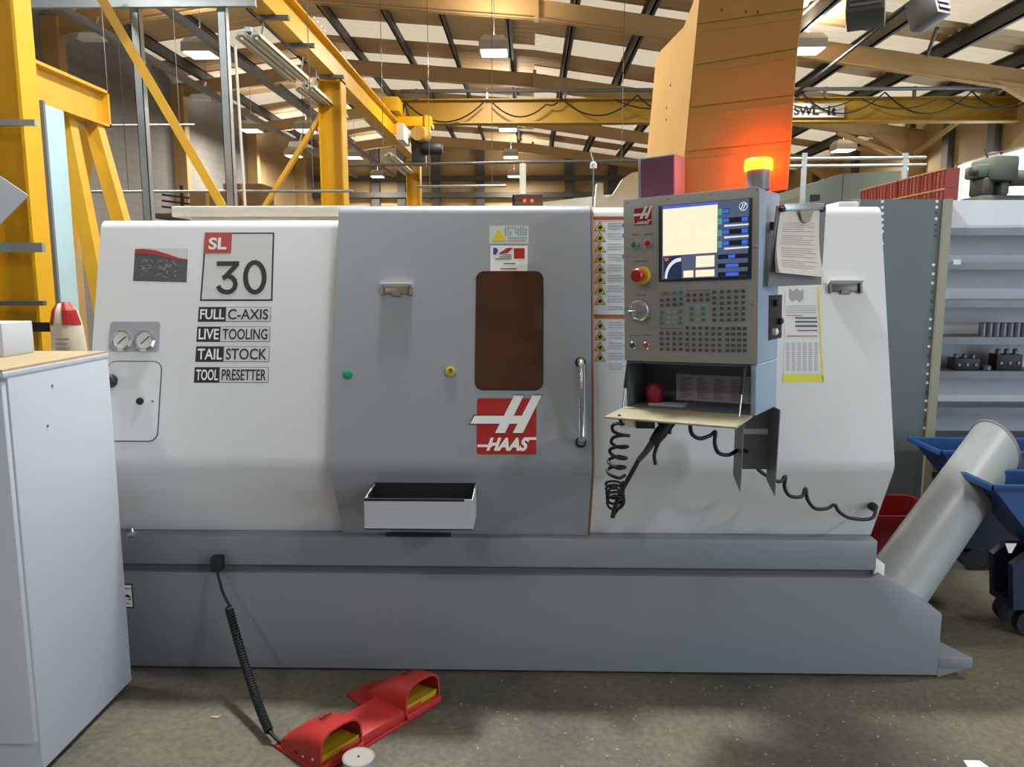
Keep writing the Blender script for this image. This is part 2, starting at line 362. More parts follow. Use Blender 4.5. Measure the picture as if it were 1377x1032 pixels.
for i in range(len(HP) - 1):
    if i == 1: continue
    a = atY(*HP[i], 14.8); c = atY(*HP[i + 1], 14.8); sag = .0033 * abs(HP[i + 1][0] - HP[i][0])
    M().tube([a.lerp(c, k / 14) + V((0, 0, -sag * 4 * (k / 14) * (1 - k / 14))) for k in range(15)], .014, 6).obj('festoon_cable', rub, br, smooth=60)
for i in (5, 7, 8, 9):
    a = atY(HP[i][0] - 30, 134, 14.75); c = atY(HP[i][0] + 70, 134, 14.75)
    M().tube([a.lerp(c, k / 12) + V((0, 0, -.16 * 4 * (k / 12) * (1 - k / 12))) for k in range(13)], .012, 6).obj('festoon_cable', rub, br, smooth=60)
fs = Frame(atY(1065, 158, 14.87), (1, 0, 0), (0, 0, 1)); rc = fs.rect(1062, 139, 1135, 158)
sp = plate('sign_plate', fs, rc, 0, .01, mat('sign_grey', 'b5b2a6', .5), br)
lettering('lettering', 'SWL', fs, fs.rect(1067, 142.5, 1101, 155.5), .011, blackv, sp, .05); lettering('lettering', '1t', fs, fs.rect(1113, 142.5, 1124, 155.5), .011, blackv, sp, .05)
# hoist
h = thing('chain_hoist', atY(575, 200, 14.9), 'black and yellow electric hoist with trolley at the girder end', 'hoist')
b = M(); b.obox(Matrix.Translation(atY(556, 166, 14.8)), -.36, .36, -.2, .2, -.09, .09); b.obj('trolley', yel, h, bevel=.02)
for px in (534, 575): M().obox(Matrix.Translation(atY(px, 168, 14.6)), -.05, .05, -.04, .04, -.16, .16).obj('side_plate', yel, h)
p = atY(566, 182, 14.5); M().lathe(p + V((-.02, -.25, 0)), (.25, 1, 0), [(.0, 0), (.13, 0), (.14, .03), (.14, .3), (.1, .32), (0, .33)]).obj('drum', mat('hoist_ochre', 'a8843a', .5), h, smooth=40)
p = atY(563, 200, 14.6); M().obox(Matrix.Translation(p), -.12, .12, -.15, .15, -.3, .2).obj('gearbox', dark, h, bevel=.03)
p = atY(582, 200, 14.5); M().lathe(p + V((-.2, 0, 0)), (1, 0, 0), [(0, 0), (.1, 0), (.12, .03), (.12, .33), (.08, .38), (0, .38)]).obj('motor', dark, h, smooth=40)
M().tube(spline([atY(537, 138, 14.7), atY(533, 148, 14.7), atY(541, 153, 14.7), atY(544, 140, 14.7), atY(550, 158, 14.7), atY(556, 172, 14.6)]), .02, 6).obj('cable', rub, h, smooth=60)
M().obox(Matrix.Translation(atY(541, 182, 14.3)), -.02, .1, -.5, .2, -.16, .12).obj('label_board', cream, h)

# high bay lamps
lens_m = mat('lamp_lens', 'fff6ea', .4, noise=0, emit=9)
case_m = mat('lamp_case', 'a9a59c', .5)
def lamp(x, y, z, k, lab):
    t = thing('high_bay_lamp', (x, y, z), lab, 'lamp', 'high bay lamps')
    b = M(); b.rings([[(x + a * s, y + c * s, zz) for a, c in ((-1, -1), (1, -1), (1, 1), (-1, 1))] for s, zz in ((.24, z), (.24, z + .14), (.17, z + .24))]); b.obj('housing', case_m, t)
    M().box(x - .21, x + .21, y - .21, y + .21, z - .012, z - .001).obj('lens', lens_m, t)
    M().tube([(x, y, z + .24), (x, y, zr(x) - .02)], .006, 5).obj('hanger', dsteel, t)
    d = bpy.data.lights.new('lamp_light', 'AREA'); d.shape = 'SQUARE'; d.size = .42; d.energy = LAMP_W * k; d.color = (1, .93, .82) if y > 6 else (.93, .975, 1)
    lo = bpy.data.objects.new('lamp_light', d); COL.objects.link(lo); attach(lo, t, Matrix.Translation((x, y, z - .03)))
    d2 = bpy.data.lights.new('roof_fill_light', 'AREA'); d2.shape = 'SQUARE'; d2.size = .3; d2.energy = LAMP_W * k * UP * (1 if y > 6 else .3); d2.color = (1, .92, .8)  # upward light added on top of each fixture to brighten the roof
    l2 = bpy.data.objects.new('roof_fill_light', d2); COL.objects.link(l2); attach(l2, t, Matrix.Translation((x, y, z + .26)) @ Matrix.Rotation(math.pi, 4, 'X'))
LAB = {0: 'lit square high bay lamp hanging between the two galvanised posts', 1: 'lit square high bay lamp hanging above the bridge crane girder', 2: 'lit square high bay lamp half hidden behind the cardboard sheet', 6: 'lit square high bay lamp hanging beside the tan wall braces'}
for i, q in enumerate(LAMPS): lamp(*q, LAB.get(i, 'lit square high bay lamp in one of the long rows under the roof'))
# strip lights under the runway
def strip_light(x, y0, y1, z, label):
    t = thing('strip_light', (x, (y0 + y1) / 2, z), label, 'strip light', 'strip lights along the runway')
    for dx in (-.07, .07):
        b = M(); b.prism([V((x + dx - .055, y0, z)), V((x + dx - .03, y0, z + .06)), V((x + dx + .03, y0, z + .06)), V((x + dx + .055, y0, z)), V((x + dx + .025, y0, z + .03)), V((x + dx - .025, y0, z + .03))], (0, y1 - y0, 0)); b.obj('reflector', cream, t)
        M().cyl((x + dx, y0 + .03, z + .008), (x + dx, y1 - .03, z + .008), .014, 10).obj('tube', whitev, t, smooth=40)
    M().box(x - .03, x + .03, y0, y1, z + .06, z + .1).obj('batten', steel, t)
    for yy in (y0 + .2, y1 - .2): M().tube([(x + .06, yy, z + .09), (x + .1, yy, 4.0)], .01, 6).obj('hanger', dsteel, t)
strip_light(-2.63, 7.5, 9.2, 3.74, 'unlit twin strip light starting beside the galvanised top rail')
strip_light(-2.63, 9.35, 11.0, 3.70, 'unlit twin strip light beside the middle yellow column')
strip_light(-2.6, 14.6, 17.2, 3.7, 'unlit twin strip light below the bridge crane end')
# trunking
for x, z, lab in ((-6.6, 5.27, 'grey cable trunking running along the hall near the block wall'), (-5.2, 5.315, 'grey cable trunking running along the hall above the yellow brace')):
    M().box(x - .05, x + .05, 8, 30, z - .05, z + .05).obj('cable_trunking', mat('trunking_grey', '85878a', .6), label=lab, cat='trunking')
# emergency lights / spotlights on the left
for px, py, lab in ((128, 52, 'white angled floodlight hanging before the dark block wall'), (272, 132, 'white angled floodlight hanging beside the galvanised post'), (403, 195, 'white angled floodlight hanging by the trunking end')):
    p = atY(px, py, 14 if px < 200 else 18)
    t = thing('floodlight', p, lab, 'floodlight')
    b = M(); b.rings([[p + V((a * .22 * s, -.1 + c * .1 * s, dz)) for a, c in ((-1, -1), (1, -1), (1, 1), (-1, 1))] for s, dz in ((1, -.06), (.8, .05))]); b.obj('head', whitev, t)
    M().beam(p + V((0, 0, .05)), p + V((.1, 0, .35)), .07, .02).obj('bracket', whitev, t)
    M().tube([p + V((.1, 0, .35)), V((p.x + .1, p.y, zr(p.x) - .02))], .006, 5).obj('hanger', dsteel, t)
# long conduits
def pipe(a, c, r, label, m=dsteel, name='conduit'):
    t = thing(name, (a + c) / 2, label, 'pipe'); M().tube([a, c], r, 8).obj('tube', m, t, smooth=60)
    for f in (.15, .85): p = a.lerp(c, f); M().tube([p, V((p.x, p.y, zr(p.x) - .02))], .005, 5).obj('hanger', dsteel, t)
pipe(atY(448, 223, 12), atY(905, 215, 12), .022, 'long grey pipe crossing the hall behind the lathe roof')
pipe(atY(128, 169, 10), atY(262, 168, 10), .018, 'thin pale pipe before the dark block wall', steel)
pipe(atY(120, 258, 8.4), atY(475, 257, 8.4), .015, 'thin bright pipe low behind the galvanised posts', steel)
pipe(atY(560, 251, 12.5), atY(680, 250, 12.5), .02, 'short pale pipe below the long grey pipe', steel)
# galvanised stud frame
sf = thing('steel_stud_frame', atY(250, 300, 7.0), 'galvanised steel post frame behind the left end of the lathe', 'frame')
for px0, px1, pxb in ((186, 8, 196), (303, 8, 308)):
    x = atY((px0 + pxb) / 2, 150, 7.0).x
    b = M(); b.box(x - .035, x + .035, 6.97, 6.98, 0, 3.95); b.box(x - .035, x - .03, 6.97, 7.05, 0, 3.95); b.box(x + .03, x + .035, 6.97, 7.05, 0, 3.95); b.obj('post', steel, sf)
a = atY(28, 7, 6.95); M().beam((a.x, 6.93, a.z), (atY(345, 9, 6.95).x, 6.93, a.z), .05, .07).obj('top_rail', steel, sf)
M().tube([atY(316, 60, 6.9), atY(331, 300, 6.9)], .012, 6).obj('cable', cream, sf)

# near left: A-frame, blue post, cabinet
af = thing('a_frame_gantry', (-2.9, 5.2, 0), 'yellow A-frame gantry with top beam behind the blue post', 'gantry')
b = M(); i_beam_y(b, -2.95, 4.6, 5.45, 2.56, 2.8, .12, .02); b.box(-3.01, -2.89, 5.43, 5.45, 2.56, 2.8); b.obj('top_beam', yel2, af)
for (a, c, Y) in (((88, 158), (140, 420), 5.1), ((126, 168), (192, 400), 5.35), ((121, 172), (60, 480), 5.42)):
    p, q = atY(*a, Y), atY(*c, Y); q = p + (q - p) * (p.z / (p.z - q.z)); M().beam(p, q, .09, .09, (0, 1, 0)).obj('leg', yel2, af)
for px in (100, 118): p = atY(px, 166, 5.3); M().lathe(p, (0, -1, 0), [(0, 0), (.02, 0), (.02, .03), (0, .03)], 8).obj('bolt', steel, af)
bp_ = thing('steel_post', (-2.9, 4.7, 0), 'tall pale blue steel box post strapped beside the yellow column', 'post')
xr = atY(56, 140, 4.6).x; ztop = atY(70, 138, 4.6).z
M().box(xr - .12, xr, 4.6, 4.82, 0, ztop).obj('box_section', mat('pale_blue_paint', 'a9c6cc', .5, noise=.05), bp_, bevel=.008)
M().box(xr - .15, xr + .02, 4.58, 4.6, 0, ztop + .01).obj('front_plate', mat('post_grey', '6d7173', .5), bp_)
for i, (py, hh) in enumerate(((165, .03), (333, .05), (408, .025), (440, .05))):
    z = atY(40, py, 4.15).z; x1 = atY((48, 58, 60, 90)[i], py, 4.15).x
    M().box(-3.0, x1, 4.14, 4.17, z - hh / 2, z + hh / 2).obj('clamp_strap', (steel, steel, dsteel, dark)[i], bp_)
M().box(atY(76, 440, 4.12).x, atY(84, 440, 4.12).x, 4.1, 4.14, atY(80, 445, 4.12).z, atY(80, 436, 4.12).z).obj('ratchet', mat('brass', '9a7a3a', .4, .6), bp_)

cab_p = mat('cabinet_white', 'b9bdc2', .5, noise=.02, scale=2)
cb = thing('storage_cabinet', (-1.9, 2.45, 0), 'pale grey steel cabinet with a beige top in front of the lathe', 'cabinet')
CXR, CY0, CY1, CZ = -1.512, 2.16, 2.72, 1.285
M().box(-2.5, CXR, CY0 + .02, CY1, .02, CZ - .02).obj('body', cab_p, cb, bevel=.004)
b = M(); b.box(-2.5, CXR + .0015, CY0, CY1 + .002, CZ - .03, CZ - .012); b.obj('top_rim', cab_p, cb, bevel=.003)
M().box(-2.5, CXR - .002, CY0 + .002, CY1 - .002, CZ - .012, CZ - .004).obj('worktop', mat('beige_board', 'b39f78', .6), cb)
M().box(-2.49, -2.0, CY0 - .002, CY0 + .019, .12, CZ - .04).obj('door', cab_p, cb, bevel=.004)
M().box(-1.995, CXR - .005, CY0 - .002, CY0 + .019, .12, CZ - .04).obj('door', cab_p, cb, bevel=.004)
M().box(-2.48, CXR - .02, CY0 + .03, CY1 - .03, 0, .02).obj('plinth', dgrey, cb)
for px, py in ((70, 519), (64, 573)):
    d = ray(px, py); t = CXR / d.x; p = V((0, 0, CAMZ)) + d * t; M().cyl(p, p + V((.002, 0, 0)), .004, 8).obj('rivet', dgrey, cb)
M().box(-2.3, atY(35, 450, 2.62).x, 2.5, 2.66, CZ - .004, atY(30, 434, 2.55).z).obj('carton', cab_p, bevel=.004, label='small white carton standing on the beige cabinet top', cat='box')
# sack
sk = thing('canvas_sack', atY(98, 470, 3.35), 'cream sack with red top standing behind the cabinet', 'sack')
p0 = atY(98, 480, 3.35); W_ = .062; R = []
for i, (z, s) in enumerate(((-.6, .9), (-.4, 1.05), (-.1, 1.05), (.06, 1.0), (.14, .92), (.2, .72), (.235, .35))):
    R.append([p0 + V((math.cos(a) * W_ * 1.15 * s * (1 + .05 * math.sin(3 * a + i)) + .012 * i * (-.3), math.sin(a) * .06 * s, z)) for a in [2 * math.pi * k / 18 for k in range(18)]])
M().rings(R).obj('bag', mat('cream_canvas', 'd8cdb4', .8, noise=.06, scale=14, bump=.4), sk, smooth=60)
R2 = [[p0 + (q - p0) * 1.03 for q in r[9:18] + r[:1]] for r in R[4:7]]
b = M(); n = len(R2[0])
for j in range(2):
    for i in range(n - 1):
        if i in (3, 4): continue
        b.add([R2[j][i], R2[j][i + 1], R2[j + 1][i + 1], R2[j + 1][i]], [(0, 1, 2, 3)])
b.obj('red_patch', red, sk)
fsk = Frame(p0 + V((0, -.066, 0)), (1, 0, 0), (0, 0, 1))
strips('print', fsk, [(-.03, .08 - k * .02, .03 - .01 * (k % 2), .086 - k * .02) for k in range(4)], 0, .001, printgrey, sk)
p0f = p0.z - .6
M().cyl((p0.x, p0.y, 0), (p0.x, p0.y, p0f), .14, 16).obj('stand', dsteel, sk)
# white sheet taped to column
pA = [atY(-25, 220, 4.1), atY(38, 263, 4.1), atY(-25, 328, 4.1)]
M().prism(pA, (0, .008, 0)).obj('card_sheet', cab_p, label='white card corner sticking out before the yellow column', cat='card')

# ================================================================== CNC LATHE
XL, XR = -1.65, 1.324
lathe = thing('turning_lathe', (-.15, 3.4, 0), 'large white and grey enclosed turning lathe with sliding door', 'lathe')
BY, BZ, TY, TZ = 2.75, .86, 3.0, 1.80
sl = V((0, TY - BY, TZ - BZ)).normalized(); nF = V((1, 0, 0)).cross(sl)
def front_at(z): return BY + (z - BZ) * (TY - BY) / (TZ - BZ)
def profile(off, ztop, back, zb=.6, r=.045):
    """outline in (y,z): lower slant, bend, sloping front, rounded top, roof, back"""
    up = V((nF.y, nF.z)) * off
    bend = V((BY, BZ)) + V((-1.03 * off, -.1 * off)); low = V((2.904 - off, .5545)); top = V((front_at(ztop), ztop)) + V((-off * 1.03, 0))
    def fil(a, c, d, r, n=6):
        u = (a - c).normalized(); w_ = (d - c).normalized(); ang = math.acos(max(-1, min(1, u.dot(w_)))); L_ = r / math.tan(ang / 2); bi = (u + w_).normalized(); o = c + bi * (r / math.sin(ang / 2))
        s0 = c + u * L_; s1 = c + w_ * L_; a0 = math.atan2(*(s0 - o).yx); a1 = math.atan2(*(s1 - o).yx); da = (a1 - a0 + math.pi) % (2 * math.pi) - math.pi
        return [o + V((math.cos(a0 + da * k / n), math.sin(a0 + da * k / n))) * r for k in range(n + 1)]
    bk = V((back, ztop))
    return [low] + fil(low, bend, top, .07) + fil(bend, top, bk, r, 8) + [bk, V((back, zb))]
def ext(poly, x0, x1, name, m, parent, **kw): return M().prism([V((x0, q.x, q.y)) for q in poly], (x1 - x0, 0, 0)).obj(name, m, parent, smooth=30, **kw)
F0 = Frame((0, BY, BZ), (1, 0, 0), sl)
FD = Frame(V((0, BY, BZ)) + nF * .03, (1, 0, 0), sl)
ZL = F0.px(300, 296).z; ZD = FD.px(620, 276).z
ext(profile(0, ZL, 4.3), XL, -.70, 'left_enclosure', white_p, lathe)
ext(profile(0, ZD - .004, 4.3), -.70, XR, 'right_enclosure', white_p, lathe)
pf = profile(.03, ZD, 3.02)
xd0, xd1 = FD.px(446, 560).x, FD.px(796, 560).x
door = ext(pf, xd0, xd1, 'sliding_door', grey_p, lathe)
ext(profile(.0315, ZD + .001, 3.02), xd1 + .002, xd1 + .008, 'door_seal', mat('rust_seal', 'a0643c', .6), lathe)
# raised rear covers on the roof
b = M(); x0 = atY(230, 285, 3.3).x; b.box(x0, -.69, 3.3, 4.2, ZL + .035, atY(300, 277, 3.3).z); b.box(x0 + .06, -.75, 3.34, 4.2, ZL, ZL + .035); b.obj('roof_cover', cream, lathe, bevel=.006)
zc = ZD
pR = [atY(560, 281, 3.4), atY(830, 262, 3.4)]
M().prism([V((pR[0].x, 3.4, zc - .01)), V((.46, 3.4, zc - .01)), V((.46, 3.4, pR[1].z)), V((.33, 3.4, pR[1].z))], (0, .8, 0)).obj('roof_hood', cream, lathe)
M().box(atY(1132, 270, 3.05).x, atY(1160, 270, 3.05).x, 3.08, 3.5, zc - .01, zc + .02).obj('roof_cap', white_p, lathe, bevel=.005)
# base
b = M(); b.box(XL + .02, XR, 2.84, 4.3, .435, .553); b.obj('bench', base_p, lathe, bevel=.006)
M().box(XL + .04, XR - .01, 2.862, 4.28, .40, .44).obj('bench_groove', mat('groove_shade', '55585c', .6), lathe)  # recess under the overhang, its shade put into a darker grey
xt = atZ(1254, 903, 0.01).x
tp = [(XL + .02, .012), (XL + .02, .405), (XR - .02, .405), (XR + .012, .425), (xt, .262), (xt, .012)]
M().prism([V((x, 2.838, z)) for x, z in tp], (0, .4, 0)).obj('coolant_tank', base_p, lathe, bevel=.004)
M().box(XL + .05, XR - .03, 3.24, 4.25, .012, .40).obj('rear_base', base_p, lathe)
M().box(XL + .04, xt - .03, 2.87, 4.2, 0, .012).obj('foot', dark, lathe)  # black slab drawn for the shaded gap between base and floor
xt2 = atY(1309, 882, 2.84).x
M().prism([V((xt + .001, 2.84, .085)), V((xt2, 2.84, .085)), V((xt + .001, 3.16, .085))], (0, 0, -.045)).obj('drip_lip', base_p, lathe, bevel=.003)
M().prism([V((xt + .001, 2.841, .04)), V((xt2 - .02, 2.841, .04)), V((xt + .001, 2.841, .004))], (0, .2, 0)).obj('drip_lip', base_p, lathe)
M().box(-.55, -.30, 2.845, 2.87, .553, .562).obj('track_gap', dark, lathe)
b = M(); p = atY(178, 722, 2.86); b.lathe(p, (0, 0, 1), [(0, 0), (.022, 0), (.022, .012), (.01, .02), (.008, .035), (0, .04)]); b.obj('grease_nipple', chrome, lathe, smooth=40)
p = atY(1181, 768, 2.86); M().obox(Matrix.Translation(p), -.02, .02, -.01, .1, -.03, .03).obj('hinge_bracket', whitev, lathe, bevel=.004)

# --- left panel furniture
gp = plate('gauge_plate', F0, F0.rect(148, 433, 215, 473), 0, .004, mat('gauge_plate_grey', '9a9da3', .45), lathe, r=.012)
for px in (165, 196):
    g = F0.px(px, 459, .004)
    o = M().lathe(g, F0.n, [(.040, 0), (.042, .006), (.034, .012), (.031, .010), (.031, .004), (.0, .004)], 10).obj('gauge', chrome, gp, smooth=20)
    M().lathe(g + F0.n * .005, F0.n, [(.0, 0), (.031, 0), (.031, .002), (0, .002)], 20).obj('dial', mat('gauge_face', 'd8d8cf', .5), gp)
    M().beam(g + F0.n * .008 - F0.u * .012 - F0.v * .012, g + F0.n * .008 + F0.u * .018 + F0.v * .016, .003, .002, F0.n).obj('needle', blackv, gp)
ra = F0.rect(146, 487, 214, 593); ra = (ra[0] - .01, ra[1], ra[2], ra[3])
plate('access_seam', F0, (ra[0] - .004, ra[1] - .004, ra[2] + .004, ra[3] + .004), 0, .0015, mat('seam_shadow', '4a4a4a', .7), lathe, r=.034)
ap = plate('access_panel', F0, ra, .001, .003, white_p, lathe, r=.03)
g = F0.px(189, 540, .004); M().lathe(g, F0.n, [(0, 0), (.014, 0), (.013, .005), (0, .006)]).obj('lock', dark, ap)
g = F0.px(206, 540, .004); M().lathe(g, F0.n, [(0, 0), (.004, 0), (.004, .002), (0, .002)], 8).obj('rivet', dsteel, ap)
g = F0.px(150, 513, .004); M().lathe(g, F0.n, [(0, 0), (.026, 0), (.026, .03), (.02, .036), (0, .036)]).obj('latch', dark, ap, smooth=40)
# poster
po = polyplate('picture_decal', F0, [(182, 333), (253, 335), (251, 380), (179, 378)], 0, .001, mat('decal_charcoal', '33363a', .35, noise=.5, scale=40, col2='5a5e62'), lathe)
polyplate('white_swoosh', F0, [(182, 333), (253, 335), (252.5, 349), (240, 348), (225, 343), (205, 337), (190, 336), (182, 336)], .001, .0006, mat('decal_pale', 'c9cac6', .35), po)
polyplate('red_swoosh', F0, [(182, 335.5), (192, 335), (208, 336.5), (226, 342), (240, 347), (252, 349), (252, 350.5), (238, 350), (222, 346), (205, 342), (192, 341.5), (181.5, 343)], .0016, .0006, red, po)
b = M()
for k in range(26):
    x = random.uniform(187, 245); y = random.uniform(350, 374); q = F0.px(x, y, .0013); a = random.uniform(0, 3.1)
    b.beam(q, q + F0.u * .02 * math.cos(a) + F0.v * .012 * math.sin(a), .002, .001, F0.n)
b.obj('silver_drawing', mat('silver_print', '9a9da0', .4), po)
# model plate
def sk(pts, h, m, par, name): return polyplate(name, F0, pts, h, .0008, m, par)
sq = [(276, 313), (369, 313), (366.5, 405), (269, 405)]
mp_ = sk(sq, 0, blackv, lathe, 'model_decal')
sk([(278.2, 315), (366.8, 315), (364.3, 402.8), (271.4, 402.8)], .0009, mat('decal_panel_grey', 'cfcfcc', .4, noise=.01), mp_, 'field')
sk([(276, 313), (312.5, 313), (311, 341), (274, 341)], .0018, mat('decal_red', 'b13a30', .4, noise=.02), mp_, 'red_corner')
lettering('lettering', 'SL', F0, F0.rect(281, 320, 305, 336), .0027, whitev, mp_, .03)
def stroke(fr, pts, wd, h, m, par, name='lettering', closed=False):
    P = [fr.px(240 + x / 4.3, 290 + y / 4.3, h) for x, y in pts]; n = len(P); A = []; B_ = []
    for k, p in enumerate(P):
        t = (P[(k + 1) % n] - P[k - 1]) if closed else (P[min(k + 1, n - 1)] - P[max(k - 1, 0)]); sd_ = fr.n.cross(t).normalized() * wd / 2; A.append(p + sd_); B_.append(p - sd_)
    b = M()
    for k in range(n if closed else n - 1):
        k2 = (k + 1) % n; b.prism([A[k], A[k2], B_[k2], B_[k]], fr.n * .0008)
    return b.obj(name, m, par)
wst = .0185
stroke(F0, [(223, 279), (352, 279)], wst, .0018, blackv, mp_)
stroke(F0, [(338, 285), (262, 366)], wst, .0019, blackv, mp_)
stroke(F0, [(256, 362), (285, 352), (310, 358), (326, 376), (331, 398), (325, 421), (308, 438), (284, 445), (258, 440), (240, 427), (231, 408)], wst, .002, blackv, mp_)
stroke(F0, [(443 + 54 * math.cos(a), 358 + 86 * math.sin(a)) for a in [2 * math.pi * k / 36 for k in range(36)]], wst, .0018, blackv, mp_, closed=True)
for (y0, y1, xa, xb, xc, t1, t2) in ((413, 433, 267.5, 304.5, 364.5, 'FULL', 'C-AXIS'), (439.5, 460, 265.5, 297, 363.5, 'LIVE', 'TOOLING'), (466, 487, 264, 301.5, 362.5, 'TAIL', 'STOCK'), (494, 515, 262, 296, 361.5, 'TOOL', 'PRESETTER')):
    d = sk([(xa, y0), (xc, y0), (xc - .6, y1), (xa - 1.3, y1)], 0, blackv, lathe, 'option_decal')
    sk([(xb, y0 + .6), (xc - .6, y0 + .6), (xc - 1.2, y1 - .6), (xb - .8, y1 - .6)], .0009, MATS['decal_panel_grey'], d, 'field')
    lettering('lettering', t1, F0, F0.rect(xa + 2, y0 + 3.2, xb - 2.5, y1 - 3.2), .0018, whitev, d, .014)
    lettering('lettering', t2, F0, F0.rect(xb + 2.5, y0 + 3, xc - 3.5, y1 - 3), .0018, blackv, d, .012)
# label low on the tank
ft = Frame((0, 2.838, 0), (1, 0, 0), (0, 0, 1))
lb = plate('name_label', ft, ft.rect(140, 785, 179, 818), 0, .001, blackv, lathe)
plate('field', ft, ft.rect(141, 787, 177.5, 816), .001, .0008, whitev, lb)
lettering('lettering', 'he', ft, ft.rect(158, 796, 176, 809), .0019, blackv, lb, .05)
strips('print', ft, [ft.rect(166, 791, 176, 792.5), ft.rect(166, 811, 175, 812.2)], .0019, .0005, printdark, lb)

# --- door furniture
wr_ = FD.rect(640.5, 366, 729.5, 524)
plate('window_seal', FD, (wr_[0] - .003, wr_[1] - .003, wr_[2] + .003, wr_[3] + .003), 0, .003, rub, door, r=.03)
def smoked(nt):
    N, L = nt.nodes, nt.links; o = N.new('ShaderNodeOutputMaterial'); b = N.new('ShaderNodeBsdfPrincipled'); L.new(b.outputs[0], o.inputs[0])
    tc = N.new('ShaderNodeTexCoord'); nz = N.new('ShaderNodeTexNoise'); nz.inputs['Scale'].default_value = 5; L.new(tc.outputs['Object'], nz.inputs['Vector'])
    mx = N.new('ShaderNodeMix'); mx.data_type = 'RGBA'; L.new(nz.outputs['Fac'], mx.inputs['Factor']); mx.inputs['A'].default_value = lin('402c22'); mx.inputs['B'].default_value = lin('5a3b29')
    L.new(mx.outputs['Result'], b.inputs['Base Color']); b.inputs['Roughness'].default_value = .06; b.inputs['Specular IOR Level'].default_value = .3
plate('window_pane', FD, wr_, .001, .0035, special('smoked_glass', smoked), door, r=.028, smooth=30)
hx = FD.px(781, 540)
u0, v0 = FD.uv(780, 486); u1, v1 = FD.uv(781, 597); hu = (u0 + u1) / 2
b = M(); b.tube(spline([FD.p(hu, v0 - .005, 0), FD.p(hu, v0 - .005, .035), FD.p(hu, v0 - .018, .055), FD.p(hu, v0 - .05, .06), FD.p(hu, v1 + .05, .06), FD.p(hu, v1 + .018, .055), FD.p(hu, v1 + .005, .035), FD.p(hu, v1 + .005, 0)], 6), .0125, 14)
b.obj('handle', chrome, door, smooth=60)
for v in (v0 - .005, v1 + .005): M().lathe(FD.p(hu, v, 0), FD.n, [(0, 0), (.02, 0), (.02, .006), (0, .006)]).obj('handle_washer', dark, door)
g = FD.px(467.5, 504, 0); M().lathe(g, FD.n, [(0, 0), (.018, 0), (.017, .004), (.008, .006), (0, .006)]).obj('green_plug', green, door)
g = FD.px(606, 500, 0); M().lathe(g, FD.n, [(0, 0), (.018, 0), (.018, .01), (.012, .012), (.009, .012), (.009, .004), (0, .004)]).obj('yellow_plug', mat('yellow_plastic', 'b5a22c', .4), door, smooth=30)
def clip(fr, x0, y0, x1, y1, par, m2):
    r = fr.rect(x0, y0, x1, y1)
    o = plate('hanger_clip', fr, (r[0], r[1] + .006, r[2], r[3] - .008), 0, .006, m2, par, bevel=.001)
    b = M(); b.prism([fr.p(r[0], r[3] - .01, 0), fr.p(r[2], r[3] - .01, 0), fr.p(r[2], r[3], .028), fr.p(r[0], r[3], .028)], fr.v * .004); b.obj('clip_lip', whitev, o)
    for a in (r[0] + .002, r[2] - .01): M().prism([fr.p(a, r[1], 0), fr.p(a + .008, r[1], 0), fr.p(a + .008, r[3] - .004, 0), fr.p(a, r[3] - .004, 0)], fr.n * .016).obj('clip_arm', m2, o)
    b = M()
    b.prism([fr.p(r[0] * .65 + r[2] * .35, r[1] - .002, 0), fr.p(r[0] * .35 + r[2] * .65, r[1] - .002, 0), fr.p(r[0] * .4 + r[2] * .6, r[1] + .012, 0), fr.p(r[0] * .6 + r[2] * .4, r[1] + .012, 0)], fr.n * .01)
    b.obj('clip_tab', m2, o)
clip(FD, 513, 384, 555, 398, door, mat('clip_brass', '9c8d78', .4, .5)); clip(F0, 1113, 380, 1158, 395, lathe, mat('clip_dark', '6a6866', .4, .5))
# stickers above the window
w1 = plate('warning_sticker', FD, FD.rect(658, 304, 711, 328), 0, .0008, mat('sticker_pale', 'c3ccc6', .5), door)
polyplate('yellow_triangle', FD, [(661, 324), (680, 324), (671, 307)], .0009, .0006, yelv, w1)
b = M()
for k in range(9):
    for j in range(4):
        if random.random() < .8:
            r = FD.rect(679 + k * 3.4, 305 + j * 3.2, 679 + k * 3.4 + 1.6, 305 + j * 3.2 + 2.2); b.prism([FD.p(r[0], r[1], .0009), FD.p(r[2], r[1], .0009), FD.p(r[2], r[3], .0009), FD.p(r[0], r[3], .0009)], FD.n * .0005)
b.obj('print', mat('print_teal', '5d97a0', .5), w1)
strips('print', FD, [FD.rect(684, 319, 708, 320.5), FD.rect(682, 323, 706, 324)], .0009, .0005, printgrey, w1)
w2 = plate('dealer_sticker', FD, FD.rect(659.5, 330.5, 709.5, 366), 0, .0008, whitev, door)
polyplate('blue_mark', FD, [(663, 342), (663.5, 333), (668, 334), (670, 337), (667, 343)], .0009, .0006, mat('print_blue', '2b3f9a', .5), w2)
polyplate('red_stripe', FD, [(670, 342), (681, 334), (688, 333.5), (676, 342)], .0009, .0006, red, w2)
polyplate('red_stripe', FD, [(678, 341), (688, 333.5), (690, 333.5), (682, 341)], .0009, .0006, red, w2)
q = plate('red_square', FD, FD.rect(691, 334, 705.5, 348), .0009, .0005, red, w2)
strips('print', FD, [FD.rect(676, 342.5, 688, 343.6), FD.rect(672, 345, 688, 346.2), FD.rect(666, 347.5, 688, 348.8), FD.rect(677, 354, 693, 355.2), FD.rect(673, 361, 695, 362.3)], .0009, .0005, printdark, w2)
